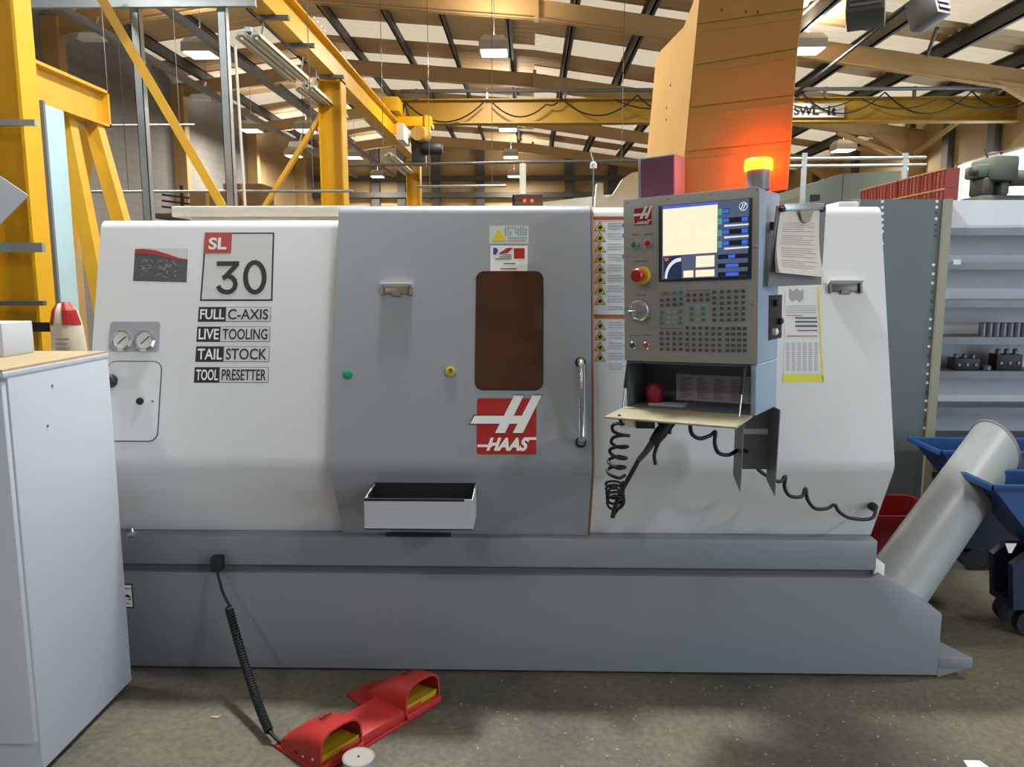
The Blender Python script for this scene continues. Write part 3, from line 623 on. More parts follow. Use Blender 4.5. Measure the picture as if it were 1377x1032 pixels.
# maker's logo: red square with slanted white letter
def logo(fr, tf, par, h, k=1):
    P = lambda L_: [tf(x, y) for x, y in L_]
    a0 = fr.rect(*tf(660, 118), *tf(922, 365)); sqp = plate('logo_square', fr, a0, h, .0008, red, par, r=.008 * k)
    H = [[(825, 105), (867, 105), (784, 271), (740, 271)], [(650, 195), (800, 195), (782, 230), (630, 230)], [(905, 105), (946, 105), (862, 271), (818, 271)], [(800, 195), (865, 195), (848, 230), (790, 230)]]
    g = 4
    for q_ in H[:3]:
        c = (sum(x for x, _ in q_) / 4, sum(y for _, y in q_) / 4)
        polyplate('letter_edge', fr, P([(x + (g if x > c[0] else -g), y + (g if y > c[1] else -g)) for x, y in q_]), h + .0008, .0004, blackv, sqp)
    for i, q_ in enumerate(H): polyplate('letter_bar', fr, P(q_), h + .0014 + .0001 * i, .0006, whitev, sqp)
    lettering('lettering', 'HAAS', fr, fr.rect(*tf(702, 291), *tf(892, 350)), h + .0012, whitev, sqp, .045, .35)
    polyplate('letter_line', fr, P([(662, 322), (730, 322), (726, 333), (662, 333)]), h + .0012, .0006, whitev, sqp)
    polyplate('letter_line', fr, P([(868, 290), (922, 290), (922, 301), (862, 301)]), h + .0012, .0006, whitev, sqp)
logo(FD, lambda x, y: (440 + x / 3.279, 500 + y / 3.279), door, 0)

# --- safety notices beside the control
sn = plate('safety_notice', F0, F0.rect(797.5, 291, 846, 501), 0, .0008, mat('notice_white', 'd4d8da', .5, noise=.01), lathe)
plate('red_header', F0, F0.rect(798, 291.5, 846, 296), .0009, .0005, mat('notice_red', 'b04a3c', .5), sn)
plate('orange_header', F0, F0.rect(798.5, 424.5, 846, 429), .0009, .0005, orangev, sn)
plate('divider', F0, F0.rect(798, 423.5, 846, 424.4), .0009, .0004, blackv, sn)
for y in [305 + k * 14.15 for k in range(8)] + [437.5, 452, 466.5, 480.5]:
    polyplate('triangle_edge', F0, [(799, y + 6), (814.5, y + 6), (806.8, y - 7.5)], .0009, .0004, blackv, sn)
    polyplate('yellow_triangle', F0, [(800.4, y + 5.2), (813.2, y + 5.2), (806.8, y - 5.8)], .0014, .0004, yelv, sn)
    polyplate('symbol', F0, [(804, y + 3.5), (808.5, y + 4), (810, y + 1), (807, y - 2.5), (805, y)], .0019, .0003, blackv, sn)
rr = []
for k in range(34):
    y = 300 + k * 3.5
    if k % 4 != 3: rr.append(F0.rect(817, y, 836 + 3 * (k % 2), y + 1.1))
for k in range(19):
    y = 433 + k * 3.5
    if k % 4 != 3: rr.append(F0.rect(818, y, 837 + 3 * (k % 2), y + 1.1))
strips('print', F0, rr, .0009, .0004, printgrey, sn)
for y in (303, 317, 345): g = F0.px(841, y, .0009); M().lathe(g, F0.n, [(0, 0), (.012, 0), (.012, .0005), (0, .0005)]).obj('blue_symbol', mat('print_sky', '3a6fc0', .5), sn)
# long notice in yellow sleeve
sv = polyplate('paper_sleeve', F0, [(1056, 386), (1099, 386), (1107.5, 514), (1053, 514)], 0, .0012, mat('sleeve_pale', 'cfd3c4', .4), lathe)
polyplate('sleeve_edge', F0, [(1053, 503.5), (1106.5, 504.5), (1107.5, 514), (1053, 514)], .0013, .0012, mat('sleeve_yellow', 'd6d233', .4), sv)
polyplate('sleeve_edge', F0, [(1099, 386), (1101, 386), (1107.5, 514), (1105, 514)], .0013, .0012, MATS['sleeve_yellow'], sv)
polyplate('sheet', F0, [(1056, 388), (1098.5, 388), (1104, 502.5), (1054, 502.5)], .0013, .0006, paper, sv)
rr = [F0.rect(1068, 426 + k * 5.6, 1098 + k * .4, 428.6 + k * .0 + 5.6 * k - 0) for k in range(0)]
strips('print', F0, [F0.rect(1069, 427, 1098, 429), F0.rect(1069, 432, 1099, 434.2), F0.rect(1069, 437.5, 1099, 440), F0.rect(1072, 444, 1099, 445.4)], .002, .0004, printdark, sv)
strips('print', F0, [F0.rect(1057, 424, 1078, 425), F0.rect(1058, 451.5, 1099, 453)], .002, .0004, mat('print_red', 'b85a4a', .6), sv)
strips('print', F0, [F0.rect(1056.5 + c * 7.6, 461 + k * 2.6, 1056.5 + c * 7.6 + 4.8, 462.2 + k * 2.6) for c in range(6) for k in range(15)] + [F0.rect(1057, 411 + k * 3, 1097, 411.7 + k * 3) for k in range(4)], .002, .0004, printgrey, sv)
polyplate('drawing', F0, [(1061, 388), (1066, 392), (1071, 388), (1076, 392), (1080, 388), (1080, 402), (1075, 407), (1070, 402), (1066, 406), (1061, 402)], .002, .0004, mat('print_mid', '9aa0a4', .6), sv)

# --- bits on the lathe roof
dd = thing('digital_readout', atY(710, 278, 3.12), 'small brown box with two red indicator lights on the lathe roof', 'readout')
p = atY(711, 270, 3.12); hw = .056
M().box(p.x - hw, p.x + hw, 3.09, 3.15, ZD + .0005, atY(711, 262, 3.12).z).obj('case', mat('readout_brown', '6a4c3c', .5), dd, bevel=.003)
M().box(p.x - hw - .008, p.x - hw, 3.09, 3.15, ZD + .0005, p.z + .02).obj('end_cap', dark, dd)
for px in (705.5, 715.5): g = atY(px, 270, 3.09); M().lathe(g, (0, -1, 0), [(0, 0), (.006, 0), (.005, .004), (0, .005)], 12).obj('indicator', mat('red_led', 'ff3a22', .4, noise=0, emit=4), dd)
M().tube([atY(703, 220, 4.0), V((atY(703, 262, 4.0).x, 4.0, ZD - .004))], .016, 8).obj('cream_pipe', cream, smooth=60, label='upright cream pipe rising behind the digital readout', cat='pipe')
wl_ = thing('work_light', atY(798, 275, 3.2), 'small white lamp head on a thin stalk above the lathe roof', 'lamp')
zb0 = ZD - .004
p = atY(798, 222, 3.3); M().tube([V((p.x, 3.3, zb0)), p], .004, 6).obj('stalk', dsteel, wl_)
M().lathe(p - V((0, 0, .012)), (0, 0, 1), [(0, 0), (.014, .0), (.014, .018), (.005, .026), (0, .026)], 12).obj('head', whitev, wl_, smooth=40)
M().tube([p + V((0, 0, .012)), p + V((-.012, 0, .05))], .003, 6).obj('antenna', whitev, wl_)

# ================================================================== CONTROL PENDANT
YL, YR = 2.54, 2.30
pl0, pl1 = atY(840, 485, YL), atY(1018.5, 490.5, YR)
pt0, pt1 = atY(845.5, 268, YL), atY(1030.5, 250, YR)
U_ = ((pl1 - pl0) + (pt1 - pt0)).normalized(); Vv = (pt0 - pl0 + pt1 - pl1); Vv = (Vv - U_ * Vv.dot(U_)).normalized()
FP_ = Frame(pl0, U_, Vv)
PW = ((pl1 - pl0).length + (pt1 - pt0).length) / 2; PH = ((pt0 - pl0).length + (pt1 - pl1).length) / 2
PD = .215
pen = thing('control_pendant', FP_.p(PW / 2, 0, -PD / 2), 'grey machine control pendant with lit screen and rows of keys', 'control panel')
pen_p = mat('pendant_grey', '8b9096', .42, noise=.02); pen_s = mat('pendant_blue_grey', '8fa0b2', .42, noise=.02); face_m = mat('brushed_face', 'a09e9a', .42, .15, noise=.05, scale=60)
def fbox(b, fr, a0, a1, b0, b1, h0, h1):
    return b.prism([fr.p(a0, b0, h0), fr.p(a1, b0, h0), fr.p(a1, b1, h0), fr.p(a0, b1, h0)], fr.n * (h1 - h0))
fbox(M(), FP_, .004, PW - .002, 0, PH - .002, -PD, -.004).obj('housing', pen_s, pen, bevel=.004)
fbox(M(), FP_, 0, PW, 0, PH, -.004, 0).obj('face_plate', face_m, pen, bevel=.001)
cp = lambda x, y: (780 + x / 3.968, 240 + y / 3.968)
for x, y in ((250, 130), (470, 108), (697, 85), (945, 55), (938, 365), (927, 672), (918, 972), (247, 945), (248, 688), (252, 412), (569, 562), (729, 556), (450, 958), (675, 968)):
    g = FP_.px(*cp(x, y)); M().lathe(g, FP_.n, [(0, 0), (.0042, 0), (.0035, .002), (0, .0024)], 8).obj('screw', steel, pen)
# logo on pendant
kx = (382 - 290) / (922 - 660); ky = (255 - 155) / (365 - 118)
logo(FP_, lambda x, y: cp(290 + (x - 660) * kx, 158 + (y - 118) * ky - (x - 660) * .03), pen, 0, .35)
# screen
SX = FP_.rect(*cp(430, 137), *cp(908, 535))
scr = fbox(M(), FP_, SX[0] - .006, SX[2] + .006, SX[1] - .006, SX[3] + .006, 0, .004).obj('screen', mat('screen_bezel', '2c3038', .35), pen, bevel=.002)
disp = mat('screen_slate', '51607c', .3, noise=0, emit=.55)
dp_ = lambda a, m, h=.0046, n='display_pane': polyplate(n, FP_, [cp(x, y) for x, y in a], h, .0004, m, scr)
dp_([(440, 150), (905, 108), (895, 520), (440, 540)], disp, .0041, 'display')
e_cream = mat('screen_cream', 'ffe2c4', .3, noise=0, emit=.8); e_blue = mat('screen_blue', '4a63c8', .3, noise=0, emit=.7); e_dark = mat('screen_navy', '2b3452', .3, noise=0, emit=.45)
e_teal = mat('screen_teal', '4aa890', .3, noise=0, emit=.6); e_royal = mat('screen_royal', '3b5fd0', .3, noise=0, emit=.8); e_pale = mat('screen_pale', 'cdd3dc', .3, noise=0, emit=.8); e_black = mat('screen_black', '232833', .3, noise=0, emit=.15)
dp_([(446, 158), (737, 132), (733, 395), (446, 415)], e_cream); dp_([(446, 150), (737, 124), (737, 140), (446, 166)], e_blue, .0052)
dp_([(450, 420), (545, 413), (545, 535), (450, 538)], e_dark)
b = M(); arc = [(455 + 88 * (1 - math.cos(t)) * 1.0, 535 - 112 * math.sin(t)) for t in [k * math.pi / 2 / 8 for k in range(9)]]; arc2 = [(468 + 75 * (1 - math.cos(t)), 535 - 92 * math.sin(t)) for t in [k * math.pi / 2 / 8 for k in range(9)]]
dp_(arc + arc2[::-1], e_pale, .0052, 'gauge_arc')
dp_([(622, 416), (720, 410), (719, 470), (621, 476)], e_cream); dp_([(555, 494), (607, 491), (607, 527), (555, 529)], e_cream); dp_([(620, 490), (720, 486), (719, 522), (620, 526)], e_cream)
dp_([(452, 425), (478, 424), (474, 440), (460, 445)], mat('screen_red', 'd05548', .3, noise=0, emit=.6), .0052)
for i, (y, hgt) in enumerate(((160, 30), (210, 30), (272, 30), (332, 30))):
    dp_([(738, y + 5), (760, y + 3), (760, y + hgt + 6), (738, y + hgt + 8)], e_teal)
    dp_([(762, y + 3), (800 if i == 0 else 902, y - (1 if i == 0 else 8)), (800 if i == 0 else 902, y + hgt - (2 if i == 0 else 9)), (762, y + hgt)], e_black)
    dp_([(764, y + 6), (798, y + 3), (798, y + hgt - 6), (764, y + hgt - 3)], e_royal, .0052)
    if i:
        dp_([(866, y - 2), (898, y - 5), (898, y + hgt - 13), (866, y + hgt - 10)], e_royal, .0052)
        dp_([(772, y + hgt + 9), (902, y + hgt + 1), (902, y + hgt + 9), (772, y + hgt + 19)], e_pale)
for y, x0, x1 in ((400, 795, 830), (448, 780, 848), (494, 780, 850)):
    dp_([(738, y + 8), (900, y), (899, y + 24), (738, y + 32)], e_black); dp_([(x0, y + 9), (x1, y + 6), (x1, y + 24), (x0, y + 28)], e_royal, .0052)
b = M(); c = FP_.px(*cp(874, 150), .0046); M().lathe(c, FP_.n, [(.0, 0), (.0125, 0), (.0125, .0005), (0, .0005)], 24).obj('round_emblem', e_pale, scr)
M().lathe(c + FP_.n * .0006, FP_.n, [(.0, 0), (.0102, 0), (.0102, .0004), (0, .0004)], 24).obj('emblem_field', e_dark, scr)
for dx in (-.004, .003): M().beam(c + FP_.n * .0012 + FP_.u * (dx - .003) - FP_.v * .008, c + FP_.n * .0012 + FP_.u * (dx + .004) + FP_.v * .008, .003, .0004, FP_.n).obj('emblem_bar', e_pale, scr)
# keys
kw_ = .0116
km = {}
def key(x, y, kind='g', sx=1):
    a, c = FP_.uv(*cp(x, y)); k = (kind, sx)
    m = {'g': mat('key_grey', '4e5254', .5), 't': mat('key_teal', '2f7f80', .5), 'o': mat('key_tan', '8a7a52', .5), 'w': mat('key_pale', '9a9c98', .5)}[kind]
    if k not in km:
        b = M(); s = kw_ / 2 * sx; q = kw_ / 2 * .82
        b.rings([[(i * s * f, j * q * f, z) for i, j in ((-1, -1), (1, -1), (1, 1), (-1, 1))] for f, z in ((1, 0), (1, .0015), (.8, .003))])
        km[k] = b.obj('key', m, pen, world=FP_.mat(a, c, 0))
    else: inst('key', km[k], pen, FP_.mat(a, c, 0))
key(456, 614, 'o', 2.0); key(505, 611, 't'); key(539, 608, 't')
for y in (648, 676): [key(437 + 34 * i, y + 2 - i * 2) for i in range(4)]
for y in (714, 745, 772): [key(437 + 33.5 * i, y + 1 - i, 't' if i in (0, 3) else 'w') for i in range(4)]
for y in (827, 856, 884, 912): [key(435 + 34 * i, y) for i in range(4)]
for y in (622, 650): [key(578 + 34.5 * i, y + 1 - i) for i in range(4)]
for y in (693, 723, 755): [key(597 + 31.5 * i, y, 't' if i != 1 else 'w') for i in range(3)]
for y in (607, 638, 665, 697, 727, 757): key(717, y)
for y in (604, 635, 665, 695, 726, 756): [key(757 + 38.3 * i, y - i) for i in range(4)]
for y in (798, 828, 859, 888, 916): [key(573 + 34.5 * i, y + i * .5) for i in range(6)]; [key(787 + 31 * i, y + 3) for i in range(4)]
strips('print', FP_, [FP_.rect(*cp(425, 799), *cp(549, 803)), FP_.rect(*cp(565, 596), *cp(697, 600)), FP_.rect(*cp(275, 299), *cp(318, 303)), FP_.rect(*cp(345, 296), *cp(392, 300)), FP_.rect(*cp(292, 440), *cp(368, 444)), FP_.rect(*cp(297, 622), *cp(355, 626)), FP_.rect(*cp(262, 838), *cp(316, 842)), FP_.rect(*cp(336, 836), *cp(378, 840))], 0, .0004, printdark, pen)
# buttons
for x, y, m in ((293, 355, green), (367, 348, red), (287, 890, mat('dark_green_button', '1d5a48', .35)), (358, 892, mat('salmon_button', 'c2453c', .35))):
    g = FP_.px(*cp(x, y)); o = M().lathe(g, FP_.n, [(0, 0), (.0125, 0), (.0125, .006), (.0095, .008), (.0095, .006), (0, .006)], 20).obj('push_button', chrome, pen, smooth=35)
    M().lathe(g + FP_.n * .006, FP_.n, [(0, 0), (.0092, 0), (.0088, .006), (0, .007)], 18).obj('button_cap', m, o, smooth=35)
g = FP_.px(*cp(335, 518)); es = M().lathe(g, FP_.n, [(0, 0), (.028, 0), (.028, .008), (.024, .012), (0, .012)], 28).obj('emergency_stop', mat('estop_yellow', 'd8b81e', .4), pen, smooth=35)
M().lathe(g + FP_.n * .012, FP_.n, [(0, 0), (.013, 0), (.013, .018), (.0215, .022), (.0215, .034), (.017, .04), (0, .042)], 24).obj('mushroom_head', mat('estop_red', 'a81e22', .35), es, smooth=35)
g = FP_.px(*cp(325, 705)); hwh = M().lathe(g, FP_.n, [(0, 0), (.036, 0), (.036, .008), (.034, .016), (.030, .02), (.026, .018), (.018, .02), (0, .021)], 32).obj('jog_wheel', mat('satin_aluminium', 'c9cac9', .25, .9), pen, smooth=30)
M().cyl(g + FP_.n * .02 - FP_.u * .012, g + FP_.n * .045 - FP_.u * .026, .007, 14).obj('crank_knob', chrome, hwh, smooth=40)
M().beam(g + FP_.n * .022 - FP_.u * .045, g + FP_.n * .022 - FP_.u * .01, .006, .006, FP_.n).obj('crank_arm', dsteel, hwh)
# storage box under the face
BH = .155
fbox(M(), FP_, PW - .02, PW - .004, -BH, -.002, -PD, -.002).obj('side_wall', pen_s, pen, bevel=.002)
bx = M(); fbox(bx, FP_, .004, .010, -BH, -.002, -PD, -.006); fbox(bx, FP_, .01, PW - .02, -BH, -.002, -PD + .06, -PD + .066); fbox(bx, FP_, .004, PW - .021, -BH, -BH + .006, -PD, -.006)
fbox(bx, FP_, .004, PW - .021, -.008, -.002, -PD, -.006)
sb = bx.obj('storage_box', mat('box_inner_shade', '565c60', .5), pen)  # inner walls coloured darker to paint in the shade inside the box
FI = Frame(FP_.p(0, 0, -PD + .068), U_, Vv)
nl = plate('notice_sheet', FI, (.12, -BH + .012, PW - .022, -.055), 0, .001, mat('notice_mauve', 'b9adb0', .6), sb)
strips('print', FI, [(.135 + .058 * c, -.068 - k * .006, .135 + .058 * c + .04 - .008 * ((k + c) % 3), -.066 - k * .006) for c in range(5) for k in range(12)], .0012, .0004, printdark, sb)
# folding tray: hinge along the box bottom edge
tA, tB = FP_.p(.0, -BH + .002, .0), FP_.p(PW - .012, -BH + .002, .0)
out = (FP_.n * .15 - V((0, 0, .012)))
tm = mat('tray_beige', 'b9b191', .35, .3, noise=.1, scale=8)
tray = M().prism([tA, tB, tB + out, tA + out], (0, 0, -.007)).obj('folding_tray', tm, pen, bevel=.002)
for a, q in ((tA, .01), (tB, -.03)):
    s0 = a + U_ * q + V((0, 0, BH - .012)) + FP_.n * .004; s1 = a + U_ * q + out * .25 + V((0, 0, .002)); md = s0.lerp(s1, .55)
    M().tube([s0, md], .006, 8).obj('stay', dark, pen, smooth=60); M().tube([md, s1], .003, 8).obj('stay_rod', chrome, pen, smooth=60)
g = FP_.p(.075, -BH + .012, -.07); M().lathe(g, (0, 0, 1), [(0, 0), (.024, 0), (.03, .02), (.03, .05), (.02, .062), (0, .064)], 18).obj('plastic_tub', mat('crimson_plastic', '8a1028', .4), smooth=40, label='crimson round tub inside the pendant storage box', cat='tub')
g = FP_.p(.12, -BH + .0065, -.06); M().obox(FP_.mat(.13, -BH + .006, -.06), -.06, .06, 0, .006, -.03, .03).obj('grey_pad', printgrey, label='flat grey pad lying inside the pendant storage box', cat='pad')
# connector recess on the side
FS = Frame(FP_.p(PW - .002, 0, 0), -FP_.n, Vv)
rs = FS.rect(1033.5, 397, 1050.5, 456)
sd = plate('socket_recess', FS, rs, 0, .002, dark, pen)
for k, (a, c) in enumerate(((.35, .82), (.7, .4), (.3, .18))):
    g = FS.p(rs[0] + (rs[2] - rs[0]) * a, rs[1] + (rs[3] - rs[1]) * c, .002); M().lathe(g, FS.n, [(0, 0), (.011, 0), (.011, .012), (.006, .016), (0, .016)], 14).obj('socket', (rub, rub, whitev)[k], sd, smooth=35)
fbox(M(), FS, .002, PD - .02, -.0025, .0, 0, .001).obj('seam', whitev, pen)
# support channel below
Yc = 2.44; xa_, xb_ = atY(997, 610, Yc).x, atY(1044, 610, Yc).x; zt_ = FP_.p(PW * .8, -BH - .001, -.1).z
ch = M(); zl_, zr_, zk_ = atY(997, 661, Yc).z, atY(1044, 667, Yc).z, atY(1020, 631, 2.53).z
ch.prism([V((xa_, Yc, zl_)), V((xa_, Yc + .09, zl_ + .03)), V((xa_, Yc + .09, zt_)), V((xa_, Yc - .012, zt_))], (.003, 0, 0))
ch.prism([V((xb_, Yc, zr_)), V((xb_, Yc + .09, zr_ + .03)), V((xb_, Yc + .09, zt_)), V((xb_, Yc - .012, zt_))], (.003, 0, 0))
ch.box(xa_ + .003, xb_, Yc + .087, Yc + .09, zk_, zt_)
ch.obj('support_channel', mat('channel_grey', '777c80', .45), pen)
M().box(xa_ + .008, xb_ - .004, Yc + .085, Yc + .087, atY(1020, 584, Yc + .085).z, atY(1020, 577, Yc + .085).z).obj('white_strip', whitev, pen)
# arm linking pendant to lathe
arm = M(); a0 = FP_.p(.10, PH * .55, -PD); arm.beam(a0, V((a0.x + .02, 2.97, a0.z + .03)), .1, .1); arm.obj('swing_arm', pen_p, pen, bevel=.01)
# box on top with mauve face
TH = PH
q0 = FP_.uv(863, 266)[0]; q1 = FP_.uv(905, 262)[0]; ht = .135
FB = Frame(FP_.p(0, TH, -.07), U_, Vv)
bo = thing('junction_box', FB.p((q0 + q1) / 2, 0, 0), 'grey box with mauve front standing on the control pendant', 'box')
ra_ = FB.rect(862, 212, 906, 266); ra_ = (ra_[0], .0015, ra_[2], ra_[3])
b = M(); fbox(b, FB, ra_[0] - .012, ra_[2] + .003, .001, ra_[3] + .006, -.10, -.002); b.obj('case', mat('box_grey', '9a9a98', .45), bo, bevel=.003)
plate('front_panel', FB, ra_, -.0015, .003, mat('mauve_panel', '7a4a5c', .4), bo)
FBl = Frame(FB.p(ra_[0] - .012, 0, -.10), FP_.n, Vv)
for a, c in ((.03, .03), (.06, .05), (.04, .09), (.075, .1)): M().lathe(FBl.p(a, c, 0), -U_, [(0, 0), (.006, 0), (.006, .005), (0, .005)], 8).obj('bolt', dark, bo)
b = M(); pts = [atY(800, 277, 3.1), atY(803, 246, 3.1), atY(811, 246, 3.1), atY(812, 268, 3.1), atY(824, 262, 3.1), atY(838, 240, 3.1), atY(850, 232, 3.1), atY(872, 230, 3.1), atY(872, 277, 3.1)]
pts[0].z = pts[-1].z = ZD - .003
b.prism(pts, (0, .08, 0)); b.obj('arm_bracket', cream, lathe)
# beacon
FTp = FP_.uv(1031, 250)
be = thing('warning_beacon', FP_.p(FTp[0] - .035, TH, -.075), 'lit red warning beacon on a grey stem above the pendant', 'beacon')
bc = FP_.p(PW - .03, TH - .001, -.085)
s_ = Vv
M().lathe(bc, s_, [(0, 0), (.036, 0), (.036, .006), (.034, .01), (.034, .058), (0, .06)], 24).obj('stem', mat('beacon_grey', '7d7a84', .35), be, smooth=35)
M().lathe(bc + s_ * .058, s_, [(0, 0), (.041, 0), (.042, .01), (.041, .03), (.036, .035), (0, .036)], 28).obj('lens', mat('beacon_glow', 'ff7a1a', .4, noise=0, emit=6), be, smooth=35)
pd = bpy.data.lights.new('beacon_light', 'POINT'); pd.color = (1, .01, .0); pd.energy = 3.2; pd.shadow_soft_size = .012
po_ = bpy.data.objects.new('beacon_light', pd); COL.objects.link(po_); attach(po_, be, Matrix.Translation(bc + s_ * .075 - FP_.n * .053))
# cardboard
card = mat('cardboard', 'c3944c', .8, noise=.05, scale=5)
cdb = thing('cardboard_sheet', FP_.p(.25, TH, -.16), 'tall folded brown cardboard sheet standing behind the control pendant', 'cardboard')
FCd = Frame(FP_.p(0, TH, -.155), U_, Vv)
def cpx(x, y): return FCd.uv(820 + x / 3.44, y / 3.44)
L0, L1, Rb, Rt = cpx(330, 885), cpx(413, 5), cpx(822, 868), cpx(905, 0)
topv = max(L1[1], Rt[1]) + .12
def ext_(a, c, v): t = (v - a[1]) / (c[1] - a[1]); return (a[0] + (c[0] - a[0]) * t, v)
lt, rt_ = ext_(L0, L1, topv), ext_(Rb, Rt, topv); lb_, rb_ = ext_(L0, L1, .002), ext_(Rb, Rt, .002)
tilt = Vector((0, 0, 0))
creaseL = [cpx(405, 110), cpx(388, 300), cpx(372, 495), cpx(350, 700)]; creaseR = [cpx(893, 38), cpx(868, 222), cpx(850, 438), cpx(838, 650)]
Ls = [lt] + creaseL + [lb_]; Rs = [rt_] + creaseR + [rb_]
b = M()
for i in range(len(Ls) - 1):
    g0 = .004
    a, c, d, e = Ls[i], Rs[i], Rs[i + 1], Ls[i + 1]
    a2, c2 = (a[0], a[1] - (g0 if i else 0)), (c[0], c[1] - (g0 if i else 0))
    b_ = M(); b_.prism([FCd.p(*a2, 0), FCd.p(*c2, 0), FCd.p(*d, 0), FCd.p(*e, 0)], -FCd.n * .005); b_.obj('panel', card, cdb)
    if i:
        m = M(); m.prism([FCd.p(a[0], a[1] + .001, -.0025), FCd.p(c[0], c[1] + .001, -.0025), FCd.p(*c2, -.0025), FCd.p(*a2, -.0025)], -FCd.n * .002); m.obj('crease', card, cdb)
        for off in (-.022,):
            m = M(); m.prism([FCd.p(a[0] + .004, a[1] + off, 0), FCd.p(c[0] - .004, c[1] + off, 0), FCd.p(c[0] - .004, c[1] + off - .004, .0015), FCd.p(a[0] + .004, a[1] + off - .004, .0015)], -FCd.n * .001); m.obj('score_line', card, cdb)
# left flap folds back
back_dir = (-U_ * .62 - FP_.n * .78).normalized()
Ed = (FCd.p(*lt, 0) - FCd.p(*lb_, 0)).normalized()
FL = Frame(FCd.p(*lb_, 0), back_dir - Ed * back_dir.dot(Ed), Ed)
def lp(x, y): return FL.uv(820 + x / 3.44, y / 3.44)
Q = [lp(172, 690), lp(212, 290), lp(235, 235), lp(342, 125), lp(385, 15)]
vt = (FCd.p(*lt, 0) - FCd.p(*lb_, 0)).length
Q = [(0.0, .0)] + [(max(Q[0][0], .05), max(.0, -0.0))] + Q[1:] + [(max(.004, Q[-1][0] - .03), vt - .03), (0.0, vt)]
zlo = FCd.p(*lb_, 0).z
kk_ = -(FL.u.z) / max(FL.v.z, .1)
Q[1] = (Q[1][0], Q[1][0] * kk_ + .002)
fl_n = FL.n if FL.n.dot(FP_.n) < 0 else -FL.n
M().prism([FL.p(a, c, 0) for a, c in Q], fl_n * .005).obj('side_flap', card, cdb)
for x, y in ((518, 45), (630, 52), (685, 55)): a, c = cpx(x, y); fbox(M(), FCd, a - .002, a + .002, c - .006, c + .004, 0, .0006).obj('mark', blackv, cdb)
for x, y in ((282, 395), (265, 500), (262, 555)): g = FL.p(*lp(x, y), 0) - fl_n * .0006; M().obox(Matrix.Translation(g), -.002, .002, -.0005, .0005, -.004, .004).obj('mark', blackv, cdb)
# clipboard
ck = [atY(1046, 277, 2.36), atY(1110, 270, 2.52), atY(1104, 383, 2.50), atY(1033, 384, 2.34)]
cu_ = ((ck[1] - ck[0]) + (ck[2] - ck[3])).normalized(); cv_ = ck[0] - ck[3]; cv_ = (cv_ - cu_ * cv_.dot(cu_)).normalized()
FK = Frame((ck[0] + ck[1] + ck[2] + ck[3]) / 4, cu_, cv_)
kb = thing('clipboard', FK.o, 'grey clipboard with a thick pad of papers beside the control pendant', 'clipboard')
polyplate('board', FK, [(1045, 277), (1111, 269), (1104, 383), (1032, 386)], -.003, .004, mat('clipboard_grey', '6d6f73', .4), kb)
# paper curls forward at its lower edge
Pt = [FK.uv(1048, 284), FK.uv(1101, 282)]; Pb = [FK.uv(1035, 367), FK.uv(1097, 373)]
R = []
for k in range(9):
    t = k / 8; a = (Pt[0][0] + (Pb[0][0] - Pt[0][0]) * t, Pt[0][1] + (Pb[0][1] - Pt[0][1]) * t); c = (Pt[1][0] + (Pb[1][0] - Pt[1][0]) * t, Pt[1][1] + (Pb[1][1] - Pt[1][1]) * t); h0 = .004 + .03 * t ** 3
    R.append([FK.p(*a, .0015 + .02 * t ** 3), FK.p(*a, h0), FK.p(*c, h0 * .9), FK.p(*c, .0015 + .018 * t ** 3)])
M().rings(R).obj('paper_pad', mat('pad_paper', 'cfc3b6', .7, noise=.06, scale=30), kb, smooth=40)
b = M()
for k in range(22):
    t = .2 + k * .033; h1 = (.004 + .03 * t ** 3) + .0006
    if k % 6 == 5: continue
    A_ = [Pt[0][q] + (Pb[0][q] - Pt[0][q]) * t for q in (0, 1)]; C_ = [Pt[1][q] + (Pb[1][q] - Pt[1][q]) * t for q in (0, 1)]
    e0, e1_ = .1, (.86, .78, .9, .6)[k % 4]
    pA_ = [A_[q] + (C_[q] - A_[q]) * e0 for q in (0, 1)]; pC_ = [A_[q] + (C_[q] - A_[q]) * e1_ for q in (0, 1)]
    b.prism([FK.p(pA_[0], pA_[1], h1 - .1 * e0 * h1), FK.p(pC_[0], pC_[1], h1 * (1 - .1 * e1_)), FK.p(pC_[0], pC_[1] + .0016, h1 * (1 - .1 * e1_)), FK.p(pA_[0], pA_[1] + .0016, h1 - .1 * e0 * h1)], FK.n * .0004)
b.obj('print', mat('pad_print', '9d948c', .7), kb, kind='stuff')
cl = FK.rect(1050, 274, 1103, 283)
k_ = plate('clip', FK, cl, .002, .012, steel, kb, bevel=.002)
M().prism([FK.px(1070, 284, .014), FK.px(1088, 284, .014), FK.px(1085, 297, .011), FK.px(1080, 301, .010), FK.px(1074, 297, .011)], FK.n * .002).obj('clip_tongue', mat('clip_satin', 'b8aca2', .3, .6), kb)
for px in (1049, 1103): M().lathe(FK.px(px, 282, .003), FK.n, [(0, 0), (.008, 0), (.008, .012), (0, .012)], 10).obj('clip_end', dark, kb)
M().beam(FK.p(-.02, .04, -.016), FP_.p(PW - .004, PH * .8, -.12), .02, .02).obj('bracket', dsteel, kb)

